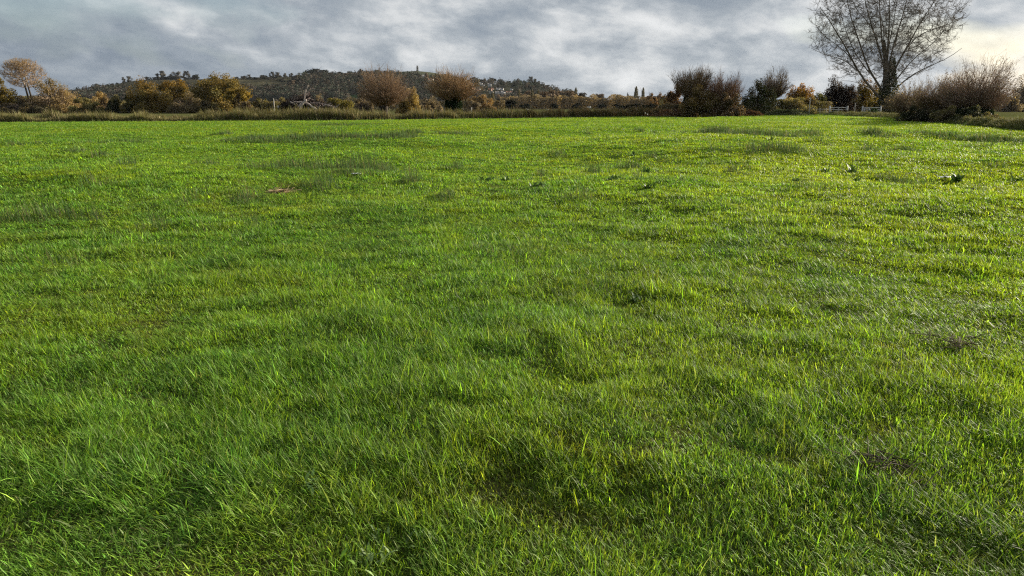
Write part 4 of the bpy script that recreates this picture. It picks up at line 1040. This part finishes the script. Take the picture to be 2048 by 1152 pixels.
for i in range(12):
    px = R.uniform(160, 480); rp = np.interp(px, [p[0] for p in PROF], [p[1] for p in PROF])
    if 205 < px < 290: continue
    py = R.uniform(rp + 3, 198)
    hill_tree(('dark', 'grey')[i % 2], px, py - R.uniform(6, 10), R.uniform(12, 20), 'dark tree on the slope seen over the autumn oaks', 'trees on the slope over the autumn oaks', py)
TW = 'garden trees between the hillside houses'
for i in range(44):
    px = R.uniform(905, 1115); rp = np.interp(px, [p[0] for p in PROF], [p[1] for p in PROF])
    py = R.uniform(rp + 2, 200)
    if np.any((np.abs(HXY[:, 0] - px) < 8) & (py - HXY[:, 1] > -1) & (py - HXY[:, 1] < 12)): continue
    hill_tree(('dark', 'grey', 'dark', 'brown')[i % 4], px, py - R.uniform(7, 12), R.uniform(9, 17), 'dark garden tree between the hillside houses', TW, py)

for _ps in PROTO.values():               # a prototype that found no place goes
    for _p in _ps:
        if _p.get('label') == 'x':
            for _c in list(_p.children): bpy.data.objects.remove(_c)
            bpy.data.objects.remove(_p)

# ------------------------------------------------------------------ the tower
def box(acc, x0, x1, y0, y1, z0, z1, col=(.5, .5, .5)):
    v = [(x, y, z) for z in (z0, z1) for y in (y0, y1) for x in (x0, x1)]
    acc.add(v, col, [[0, 1, 5, 4], [1, 3, 7, 5], [3, 2, 6, 7], [2, 0, 4, 6], [4, 5, 7, 6], [2, 3, 1, 0]])

def tower():
    Y = 2990.0; b = at(835, 141.2, Y); b[2] -= 2.5
    t = thing('stone_tower', 'roofless square stone tower standing alone on the bare hilltop', 'tower', b)
    w = 3.2; hgt = 21.5
    acc = Acc()
    box(acc, -w, w, -w, w, -1, hgt * .45); box(acc, -w * .94, w * .94, -w * .94, w * .94, hgt * .45 + .003, hgt * .74); box(acc, -w * .88, w * .88, -w * .88, w * .88, hgt * .74 + .003, hgt * .96)
    acc.obj('wall', M_STONE, t)
    for sx in (-1, 1):
        for sy in (-1, 1):
            acc = Acc(); box(acc, sx * w - .55, sx * w + .55, sy * w - .55, sy * w + .55, -1, hgt * .5); box(acc, sx * w * .97 - .5, sx * w * .97 + .5, sy * w * .97 - .5, sy * w * .97 + .5, hgt * .5 + .003, hgt * .82)
            acc.obj('buttress', M_STONE, t)
    acc = Acc()
    for k in range(5):
        for s in (-1, 1):
            c = (-2 + k) * w * .4
            box(acc, c - .5, c + .5, s * w * .9 - .35, s * w * .9 + .35, hgt * .96 + .003, hgt + (.6 if k in (0, 4) else 0))
            if 0 < k < 4: box(acc, s * w * .9 - .35, s * w * .9 + .35, c - .5, c + .5, hgt * .96 + .003, hgt)
    acc.obj('parapet', M_STONE, t)
    for z0, z1, hw in ((0, 4.2, 1.2), (hgt * .5, hgt * .62, .8), (hgt * .78, hgt * .9, 1.1)):
        for s in (-1, 1):
            acc = Acc(); dd = w * (1.0 if z0 < 1 else .94 if z0 < hgt * .7 else .88)
            n = 8; a = np.linspace(0, math.pi, n)
            out = [(-hw, z0), (hw, z0)] + [(hw * math.cos(q), z1 - hw + hw * math.sin(q) * 1.4) for q in a]
            v = [(x, s * (dd + .02), z) for x, z in out] + [(x, s * (dd - .5), z) for x, z in out]; m = len(out)
            acc.add(v, (.03, .03, .03), [[i, (i + 1) % m, m + (i + 1) % m, m + i] for i in range(m)], [[0, i, i + 1] for i in range(1, m - 1)])
            acc.obj('arch' if z0 < 1 else 'window', M_OPEN, t)
tower()

# ------------------------------------------------------------------ houses on the hillside
def house_proto(wall, roof, L, W, Hh, chim=True):
    t = thing('house', 'x', 'house', (0, 0, 0))
    acc = Acc(); box(acc, -L / 2, L / 2, -W / 2, W / 2, -2.5, Hh)
    rh = W * .42
    acc.add([(-L / 2, -W / 2, Hh), (-L / 2, W / 2, Hh), (-L / 2, 0, Hh + rh - .1), (L / 2, -W / 2, Hh), (L / 2, W / 2, Hh), (L / 2, 0, Hh + rh - .1)], (.5, .5, .5), None, [[0, 2, 1], [3, 4, 5]])
    acc.obj('wall', wall, t)
    acc = Acc(); e = .4
    for s in (-1, 1):
        a = [(-L / 2 - e, s * (W / 2 + e), Hh - .25), (L / 2 + e, s * (W / 2 + e), Hh - .25), (L / 2 + e, 0, Hh + rh), (-L / 2 - e, 0, Hh + rh)]
        bq = [(x, y, z + .25) for x, y, z in a]
        acc.add(a + bq, (.5, .5, .5), [[0, 1, 2, 3], [7, 6, 5, 4], [0, 1, 5, 4], [1, 2, 6, 5], [3, 0, 4, 7]])
    ro = acc.obj('roof', roof, t)
    if chim:
        acc = Acc(); box(acc, L * .32, L * .32 + .9, -.4, .4, Hh + rh - .8, Hh + rh + 1.3); acc.obj('chimney', M_BRICK, ro)
    for k in range(3):
        for lv in range(2):
            acc = Acc(); x = (-1 + k) * L * .3; z = .9 + lv * 2.7
            box(acc, x - .6, x + .6, -W / 2 - .05, -W / 2 + .1, z, z + 1.2); acc.obj('window', M_OPEN, t)
    acc = Acc(); box(acc, L * .15 - .5, L * .15 + .5, -W / 2 - .06, -W / 2 + .1, -.1, 2.0); acc.obj('door', M_SLATE, t)
    return t
HP = {'white': house_proto(M_RENDER, M_SLATE, 11, 7, 5.6), 'cream': house_proto(M_CREAM, M_TILE, 10, 7, 5.4), 'brick': house_proto(M_BRICK, M_TILE, 9, 7, 5.4)}
HUSED = set()
ORD = ['first', 'second', 'third', 'fourth', 'fifth', 'sixth', 'seventh', 'eighth', 'ninth', 'tenth', 'eleventh', 'twelfth', 'thirteenth', 'fourteenth', 'fifteenth', 'sixteenth', 'seventeenth', 'eighteenth']
for row, hs in HOUSES:
    for i, (px, py, kind, sz) in enumerate(sorted(hs)):
        b = hill_pt(px, py + 1.5); b[2] += .8
        b = b * ((b[1] - 30) / b[1]) ; b[2] = float(hill_z(px, b[1])) + .5
        col = {'white': 'white house with grey roof', 'cream': 'cream house with tiled roof', 'brick': 'brick house with tiled roof'}[kind]
        lab = f'{col}, {ORD[i]} from the tower end of the {row} hillside row'
        if (px, py) == (850, 154): lab = 'large white house alone just under the hilltop tower'
        if (px, py) == (962, 167): lab = 'brightest white house on the hillside, under the skyline pines'
        sz *= .62; p = HP[kind]; s = (sz, sz, sz); rz = R.uniform(-.5, .5)
        if kind not in HUSED:
            HUSED.add(kind); o = p; o.location = b; o.rotation_euler = (0, 0, rz); o.scale = s
        else: o = dup(p, b, rz, s)
        o['label'] = lab; o['group'] = 'houses on the hillside'

# ------------------------------------------------------------------ gates, posts and rails
def wbox(acc, a, b, w, h):               # a squared timber from a to b
    a, b = np.array(a, float), np.array(b, float); d = unit(b - a)
    s = unit(np.cross(d, [0, 0, 1.])) if abs(d[2]) < .9 else np.array([1., 0, 0]); u = np.cross(s, d)
    s, u = s * w / 2, u * h / 2
    v = [a - s - u, a + s - u, a + s + u, a - s + u, b - s - u, b + s - u, b + s + u, b - s + u]
    acc.add(v, (.5, .5, .5), [[0, 3, 2, 1], [4, 5, 6, 7], [0, 1, 5, 4], [1, 2, 6, 5], [2, 3, 7, 6], [3, 0, 4, 7]])

def gate(label, px0, px1, Y, extra):
    a, b = at(px0, 214, Y), at(px1, 214, Y); W = b[0] - a[0]
    t = thing('field_gate', label, 'gate', (a[0], Y, 0), 'white timber field gates')
    for x in (0, W):
        acc = Acc(); wbox(acc, (x, 0, -.4), (x, 0, 1.72), .24, .24); acc.obj('post', M_PAINT, t)
    for z in (1.38, .95, .55):
        g = Acc(); wbox(g, (.13, .02, z), (W - .13, .02, z), .07, .17); g.obj('rail', M_PAINT, t)
    g = Acc(); wbox(g, (W * .5, -.05, .40), (W * .5, -.05, 1.44), .09, .06); g.obj('brace', M_PAINT, t)
    if extra:
        fr = Acc(); x0, x1 = W * .10, W * .36
        wbox(fr, (x0, -.10, .45), (x0, -.10, 1.25), .12, .06); wbox(fr, (x1, -.10, .45), (x1, -.10, 1.25), .16, .06)
        wbox(fr, (x0 + .07, -.10, 1.2), (x1 - .09, -.10, 1.2), .06, .10); wbox(fr, (x0 + .07, -.10, .62), (x1 - .09, -.10, .62), .06, .22)
        fr.obj('frame', M_RENDER, t)
    return t
gate('pale timber field gate in front of the very dark purple-black tree', 1660, 1695, 148, False)
gate('white field gate with a small square frame, beside the giant poplar trunk', 1725.5, 1762, 146, True)
leafy_tree('bramble_bush', 'dark green bramble hiding half of the gate with the square frame', 'bush', 1748, 26, 215, 143, [((.025, .055, .022), 3), ((.035, .065, .025), 2)], 2600, 18, .08, .03, skirt=True)
leafy_tree('bramble_bush', 'brown dead bracken heaped against the plain field gate', 'bush', 1688, 22, 218, 144, [((.13, .085, .04), 3), ((.10, .08, .04), 2)], 1800, 14, .08, .03, skirt=True)
def post(label, px, top, Y, w, lean=0.0, mat=None, hole=False):
    p = at(px, top, Y); h = float(p[2])
    n = 10; acc = Acc()
    P = np.array([[[0, 0, -.3], [lean * h * .5, 0, h * .5], [lean * h, 0, h - .03], [lean * h, 0, h]]])
    tubes(acc, P, np.array([[w * 1.05, w, w * .92, w * .5]]), 8, (.5, .5, .5))
    o = acc.obj('wooden_post', mat or M_PALEWOOD); o.location = (p[0], Y, 0)
    tag(o, label, 'post')
post('tall pale pole standing beside the plain field gate and the bright maple', 1621, 195, 140, .09)
post('thin pale post standing between the two field gates', 1742 - 31, 206, 150, .09)
post('thin pale post between the tallest oak and the brush pile', 547, 197, 150, .10)
post('short pale post standing just past the ivy-clad pollard trunk', 942, 214.5, 118, .10, .06)
post('short stubby pale post on the near side of the ivy-clad pollard trunk', 891, 213, 118, .11, -.05)
def railfence():
    Y = 149; x0, x1 = at(1628, 214, Y)[0], at(1656, 214, Y)[0]
    t = thing('rail_fence', 'low weathered rail fence running from the tall pole to the plain field gate', 'fence', (x0, Y, 0)); W = x1 - x0
    for z in (.55, 1.05):
        g = Acc(); wbox(g, (0, 0, z), (W, 0, z), .06, .12); g.obj('rail', M_PALEWOOD, t)
    for k in range(3):
        g = Acc(); wbox(g, (W * k / 2.2, .09, -.3), (W * k / 2.2, .09, 1.25), .12, .12); g.obj('post', M_PALEWOOD, t)
railfence()

def trough(label, px, py, Y, L, hgt, W=.7):
    b = at(px, py, Y)
    z0 = max(0.0, float(b[2]) - hgt)
    t = thing('water_trough', label, 'trough', (b[0], Y, z0 if z0 < .3 else 0))
    T = .05; hh = float(b[2])
    acc = Acc()
    box(acc, -L / 2, L / 2, -W / 2, W / 2, hh - hgt, hh - hgt + .08)
    box(acc, -L / 2, L / 2, -W / 2, -W / 2 + T, hh - hgt + .082, hh); box(acc, -L / 2, L / 2, W / 2 - T, W / 2, hh - hgt + .082, hh)
    box(acc, -L / 2, -L / 2 + T, -W / 2 + T + .002, W / 2 - T - .002, hh - hgt + .082, hh); box(acc, L / 2 - T, L / 2, -W / 2 + T + .002, W / 2 - T - .002, hh - hgt + .082, hh)
    acc.obj('basin', M_WHITE, t)
    for s in (-1, 1):
        acc = Acc(); box(acc, s * L * .36 - .06, s * L * .36 + .06, -W * .4, W * .4, -.1, hh - hgt - .002); acc.obj('leg', M_OPEN, t)
trough('small white trough between the thin pale post and the brush pile', 559, 211.5, 130, .75, .38)
trough('pale trough under the far hedge past the close-set poplars', 1178, 213.3, 300, 1.6, .5)

def white_bird(label, px, Y, s, face):
    X = at(px, 214, Y)[0]
    t = thing('white_bird', label, 'bird', (X, Y, 0), 'white birds in the far pasture')
    me = bpy.data.meshes.new('body')
    v = [(-.34, 0, .46), (-.12, 0, .50), (.12, 0, .52), (.24, 0, .62), (.27, 0, .80), (.33, 0, .93), (.40, 0, .95)]
    r = [.03, .14, .15, .075, .05, .055, .03]
    me.from_pydata([(x * face * s, y * s, z * s) for x, y, z in v], [(i, i + 1) for i in range(6)], [])
    o = bpy.data.objects.new('body', me); C.objects.link(o); o.parent = t
    sk = o.modifiers.new('skin', 'SKIN')
    for i, q in enumerate(r): me.skin_vertices[0].data[i].radius = (q * s, q * s)
    me.skin_vertices[0].data[1].use_root = True
    o.modifiers.new('sub', 'SUBSURF').levels = 2; o.modifiers['sub'].render_levels = 2
    me.materials.append(M_FEATHER)
    acc = Acc(); tubes(acc, np.array([[[face * .41 * s, 0, .95 * s], [face * .50 * s, 0, .93 * s], [face * .56 * s, 0, .91 * s]]]), np.array([[.022, .016, .004]]) * s, 6, (.5, .3, .05)); acc.obj('beak', M_BEAK, t)
    for sy in (-1, 1):
        acc = Acc(); tubes(acc, np.array([[[0, sy * .06 * s, .44 * s], [.02 * face * s, sy * .06 * s, .22 * s], [0, sy * .06 * s, 0]]]), np.full((1, 3), .016 * s), 5, (.08, .07, .05)); acc.obj('leg', M_OPEN, t)
white_bird('white bird in the far pasture, close to the ivy-clad pollard trunk', 928, 230, 1.0, -1)
white_bird('white bird in the far pasture, just past the short pale post', 950, 230, .8, 1)
white_bird('white bird in the far pasture, under the lowest hillside houses', 1055, 260, 1.0, -1)
white_bird('white bird in the far pasture, below the brown winter woodland', 1095, 260, .95, -1)
for px, py, lab in ((1290.5, 226, 'larger white seed head among the reeds before the black hedge'), (1295, 228.5, 'smaller white seed head just below the larger one in the reeds')):
    b = at(px, py, 104); acc = Acc(); t = thing('seed_head', lab, 'plant', (b[0], 104, 0), 'white seed heads in the reeds')
    tubes(acc, np.array([[[0, 0, -.1], [.03, 0, b[2] * .5], [0, 0, b[2]]]]), np.full((1, 3), .012), 5, (.2, .16, .1)); acc.obj('stem', M_REED, t)
    acc = Acc(); leaves(acc, np.array([0, 0, b[2]]) + R.normal(0, .03, (90, 3)) * [1, 1, 1.3], .03, (.75, .73, .66)); acc.obj('seed_fluff', M_FEATHER, t)

# ------------------------------------------------------------------ the brush pile
BY = 96.0
def log(name, label, pts, r0, col, dy=0.0, ends=(1, .6), forks=0, group='dead wood of the brush pile', cat='log'):
    P = np.array([at(a, b, BY + dy * 1.3 - .5 + (c[0] if c else 0)) for a, b, *c in pts])
    r0 *= 1.05
    n = max(5, len(P) * 2); s = np.linspace(0, 1, len(P)); u = np.linspace(0, 1, n)
    Q = np.stack([np.interp(u, s, P[:, k]) for k in range(3)], -1)
    Q[1:-1] += R.normal(0, r0 * .35, (n - 2, 3))
    o0 = Q[0].copy(); acc = Acc()
    rr_ = np.linspace(ends[0], ends[1], n) * r0 * (1 + .15 * np.sin(np.arange(n) * 2.1))
    rr_ = np.concatenate([[rr_[0] * .02], rr_, [rr_[-1] * .02]]); Q2 = np.concatenate([Q[:1], Q, Q[-1:]]); Q2[0] -= (Q[1] - Q[0]) * .01; Q2[-1] += (Q[-1] - Q[-2]) * .01
    tubes(acc, Q2[None], rr_[None], 8, np.array(col))
    if forks:
        S, D, i, f = spawn(Q[None], forks, .3, .95, (.4, .9))
        tubes(acc, grow(S, D, R.uniform(.35, 1.0, forks), 4, .1, .08), radii(np.full(forks, r0 * .4), 4, .3), 5, np.array(col))
    o = acc.obj(name, M_BARK, origin=tuple(o0)); return tag(o, label, cat, group)
PW, GW, DW = (.40, .345, .31), (.27, .225, .20), (.065, .05, .046)
log('dead_branch', 'tall slender pale branch sticking straight up out of the brush pile', [(608, 200), (609, 189), (613, 180), (617, 171)], .075, PW, 0, (1, .3), 4, cat='branch')
log('dead_branch', 'thinner grey twig leaning beside the tallest branch of the brush pile', [(612, 192), (617, 183), (622, 175)], .04, GW, .4, (1, .3), 3, cat='branch')
log('dead_branch', 'black upright stake at the near shoulder of the brush pile', [(593.6, 214), (593.4, 203), (593.2, 189)], .085, DW, -.4, (1, .75), 1, cat='branch')
log('dead_log', 'thick pale log leaning down the face of the brush pile', [(613, 200), (606, 207), (600.5, 219)], .15, PW, -1.0, (.8, 1), 1)
log('dead_log', 'long pale bent log crossing the brush pile from stake to tail', [(590, 203.5), (603, 204.5), (616, 207.5), (626, 214), (634, 220)], .13, PW, -.7, (.8, 1), 2)
log('dead_log', 'short pale log end beside the leaning thick log', [(602, 208.5), (596, 213)], .13, PW, -.9, (1, .8))
log('dead_log', 'pale stub poking out of the brush pile below the black stake', [(580, 204), (585, 206), (590.5, 210)], .10, PW, -.5, (1, .6), 1)
log('dead_branch', 'curved grey branch hooking up beside the black stake', [(585, 203), (587, 200), (592, 197)], .06, GW, -.2, (1, .4), 2, cat='branch')
log('dead_branch', 'long low grey branch along the top of the tail of the brush pile', [(620, 206), (640, 206.5), (655, 209), (669, 213)], .075, GW, -.3, (1, .4), 5, cat='branch')
log('dead_branch', 'pale broken branch tip at the far end of the brush pile tail', [(664, 218), (669, 215), (676, 213)], .075, PW, -.4, (1, .4), 2, cat='branch')
log('dead_branch', 'pale twiggy bough on top of the brush pile tail', [(646, 212), (650, 209.5), (658, 210), (664, 213)], .08, PW, -.5, (1, .4), 4, cat='branch')
log('dead_log', 'slanting grey log in the dip between the two halves of the brush pile', [(634, 222), (637, 216), (641, 210)], .09, GW, -.8, (1, .7), 1)
log('dead_log', 'small upright log in the dark heart of the brush pile', [(617.5, 222), (617, 215)], .11, GW, -1.0, (1, .9))
def root_plate():
    c = at(614, 196.5, BY + .2); acc = Acc(); n = 42
    tubes(acc, np.array([[c + [0, .5, -.9], c + [0, .2, -.3], c, c + [.05, -.25, .1]]]), np.array([[.30, .34, .42, .10]]), 10, (.10, .075, .07))
    D = unit(R.normal(size=(n, 3)) * [1, .5, 1]); S = np.tile(c, (n, 1)) + D * .25
    tubes(acc, grow(S, D, R.uniform(.3, .75, n), 5, -.15, .14), radii(np.full(n, .09), 5, .3), 6, pick([(DW, 2), ((.16, .11, .10), 2), (GW, 1)], n))
    o = acc.obj('root_plate', M_BARK, origin=tuple(c)); tag(o, 'gnarled upturned root plate crowning the brush pile', 'tree stump', 'dead wood of the brush pile')
root_plate()
for i in range(34):
    px = R.uniform(577, 664); f = np.interp(px, [572, 585, 600, 618, 632, 645, 668], [222, 205, 201, 201, 211, 207, 219])
    py = R.uniform(f + 1, 226); a = R.uniform(-.9, 2.6); l = R.uniform(6, 15)
    log('dead_branch', 'dull dead branch buried in the body of the brush pile', [(px, py), (px + math.cos(a) * l * .5, py - math.sin(a) * l * .35, R.uniform(-.5, .5)), (px + math.cos(a) * l, max(py - math.sin(a) * l * .7, f - 1), R.uniform(-1, 1))],
        R.uniform(.05, .11), (DW, GW, (.13, .095, .085))[i % 3], R.uniform(-.8, .9), (1, .5), 2, 'buried branches of the brush pile', 'branch')
acc = Acc(); n = 6500
px = R.uniform(560, 668, n); f = np.interp(px, [560, 572, 585, 600, 618, 632, 645, 668], [216, 208, 203, 201, 201, 209, 207, 219])
py = f + R.random(n) * (238 - f); S = np.array([at(a, b, BY + c) for a, b, c in zip(px, py, R.normal(.95, .45, n))])
D = R.normal(size=(n, 3)); D[:, 2] = np.abs(D[:, 2]) * .6
tubes(acc, grow(S, D, R.uniform(.3, 1.1, n), 4, .05, .08), radii(np.full(n, .034), 4, .4), 3, pick([((.024, .019, .018), 5), ((.045, .034, .03), 2), ((.13, .105, .09), 1)], n))
o = acc.obj('brushwood', M_BARK); tag(o, kind='stuff'); o['label'] = 'dense tangle of dark dead twigs filling the brush pile'

# ------------------------------------------------------------------ air
def haze():
    acc = Acc(); box(acc, -2600, 2600, -150, 3700, -60, 215)
    m, nt, out = new_mat('haze_air'); v = nt.nodes.new('ShaderNodeVolumePrincipled')
    v.inputs['Color'].default_value = (.80, .87, .95, 1); v.inputs['Density'].default_value = HAZE; v.inputs['Anisotropy'].default_value = .2
    nt.links.new(v.outputs[0], out.inputs['Volume'])
    o = acc.obj('haze', m); tag(o, kind='stuff')
HAZE = .000022
haze()

# ------------------------------------------------------------------ light, sky, camera
SUN_AZ, SUN_EL = rad(59), rad(16.5)
sd = Vector((math.sin(SUN_AZ) * math.cos(SUN_EL), math.cos(SUN_AZ) * math.cos(SUN_EL), math.sin(SUN_EL)))
sl = bpy.data.lights.new('sun', 'SUN'); sl.energy = 5.0; sl.angle = rad(.5); sl.color = (1.0, .90, .74)
so = bpy.data.objects.new('sun', sl); C.objects.link(so); so.rotation_euler = sd.to_track_quat('Z', 'Y').to_euler()

def sky():
    w = bpy.data.worlds.new('World'); scene.world = w; w.use_nodes = True
    nt = w.node_tree; nt.nodes.clear(); N, L = nt.nodes.new, nt.links.new
    def math_(op, a, b=None, clamp=False):
        n = N('ShaderNodeMath'); n.operation = op; n.use_clamp = clamp
        for i, s in enumerate((a, b)):
            if s is None: continue
            if isinstance(s, (int, float)): n.inputs[i].default_value = s
            else: L(s, n.inputs[i])
        return n.outputs[0]
    out = N('ShaderNodeOutputWorld'); bg = N('ShaderNodeBackground'); bg.inputs['Strength'].default_value = .1
    L(bg.outputs[0], out.inputs[0])
    tc = N('ShaderNodeTexCoord')
    st = N('ShaderNodeTexSky'); st.sky_type = 'NISHITA'; st.sun_disc = False; st.sun_elevation = SUN_EL; st.sun_rotation = SUN_AZ
    sep = N('ShaderNodeSeparateXYZ'); L(tc.outputs['Generated'], sep.inputs[0])
    X, Yy, Z = sep.outputs
    # cloud field: direction squeezed in height, sheared so that the bands slope down towards +x
    zz = math_('ADD', math_('MULTIPLY', Z, 2.2), math_('MULTIPLY', X, .2))
    cmb = N('ShaderNodeCombineXYZ'); L(X, cmb.inputs[0]); L(Yy, cmb.inputs[1]); L(zz, cmb.inputs[2])
    def noise(scale, det, rough, dist, off):
        mp = N('ShaderNodeMapping'); mp.inputs['Location'].default_value = off; L(cmb.outputs[0], mp.inputs[0])
        n = N('ShaderNodeTexNoise'); n.inputs['Scale'].default_value = scale; n.inputs['Detail'].default_value = det
        n.inputs['Roughness'].default_value = rough; n.inputs['Distortion'].default_value = dist; L(mp.outputs[0], n.inputs['Vector']); return n.outputs['Fac']
    a = noise(5.0, 7, .50, .15, (3.1, .7, 5.2)); b = noise(12, 9, .60, .15, (1.3, 8.2, 2.6)); g = noise(2.6, 4, .5, .2, (7.7, 2.2, .4))
    t = math_('ADD', math_('MULTIPLY', a, .53), math_('MULTIPLY', b, .47))
    east = math_('ADD', math_('MULTIPLY', X, .10), .0)             # brighter towards the sun's side
    t = math_('ADD', t, east)
    rp = N('ShaderNodeValToRGB'); L(t, rp.inputs[0])
    el = rp.color_ramp.elements
    pts = [(.38, (.215, .265, .330)), (.445, (.290, .340, .400)), (.50, (.375, .420, .468)), (.54, (.48, .52, .56)), (.59, (.64, .665, .685)), (.66, (.80, .815, .825))]
    el[0].position, el[0].color = pts[0][0], (*pts[0][1], 1); el[1].position, el[1].color = pts[-1][0], (*pts[-1][1], 1)
    for p, c in pts[1:-1]:
        e = el.new(p); e.color = (*c, 1)
    sc = N('ShaderNodeVectorMath'); sc.operation = 'SCALE'; L(rp.outputs[0], sc.inputs[0]); sc.inputs['Scale'].default_value = CLOUD
    # thin places where the blue shows
    hole = N('ShaderNodeMapRange'); hole.inputs['From Min'].default_value = .55; hole.inputs['From Max'].default_value = .68; hole.inputs['To Max'].default_value = .6; L(g, hole.inputs['Value'])
    mx = N('ShaderNodeMix'); mx.data_type = 'RGBA'; L(hole.outputs[0], mx.inputs['Factor']); L(sc.outputs[0], mx.inputs['A'])
    sb = N('ShaderNodeVectorMath'); sb.operation = 'SCALE'; L(st.outputs[0], sb.inputs[0]); sb.inputs['Scale'].default_value = SKYB
    L(sb.outputs[0], mx.inputs['B'])
    L(mx.outputs['Result'], bg.inputs['Color'])
EXPO = 1.0
CLOUD, SKYB = 10 / 2 ** EXPO, .8
sky()

cam = bpy.data.cameras.new('camera'); cam.sensor_width = 36; cam.lens = FPX / 2048 * 36; cam.clip_start = .05; cam.clip_end = 20000
co = bpy.data.objects.new('camera', cam); C.objects.link(co)
co.location = (0, 0, EYE); co.rotation_euler = (math.pi / 2 - PITCH, 0, 0)
scene.camera = co
scene.view_settings.view_transform = 'Standard'; scene.view_settings.look = 'None'; scene.view_settings.exposure = EXPO; scene.view_settings.gamma = 1
scene.render.engine = 'CYCLES'
cy = scene.cycles
cy.max_bounces = 6; cy.diffuse_bounces = 3; cy.glossy_bounces = 2; cy.transmission_bounces = 3; cy.volume_bounces = 0; cy.transparent_max_bounces = 4
cy.use_denoising = False
scene.render.filter_size = 1.2
scene.cycles.pixel_filter_type = 'BLACKMAN_HARRIS'; scene.cycles.filter_width = 1.2
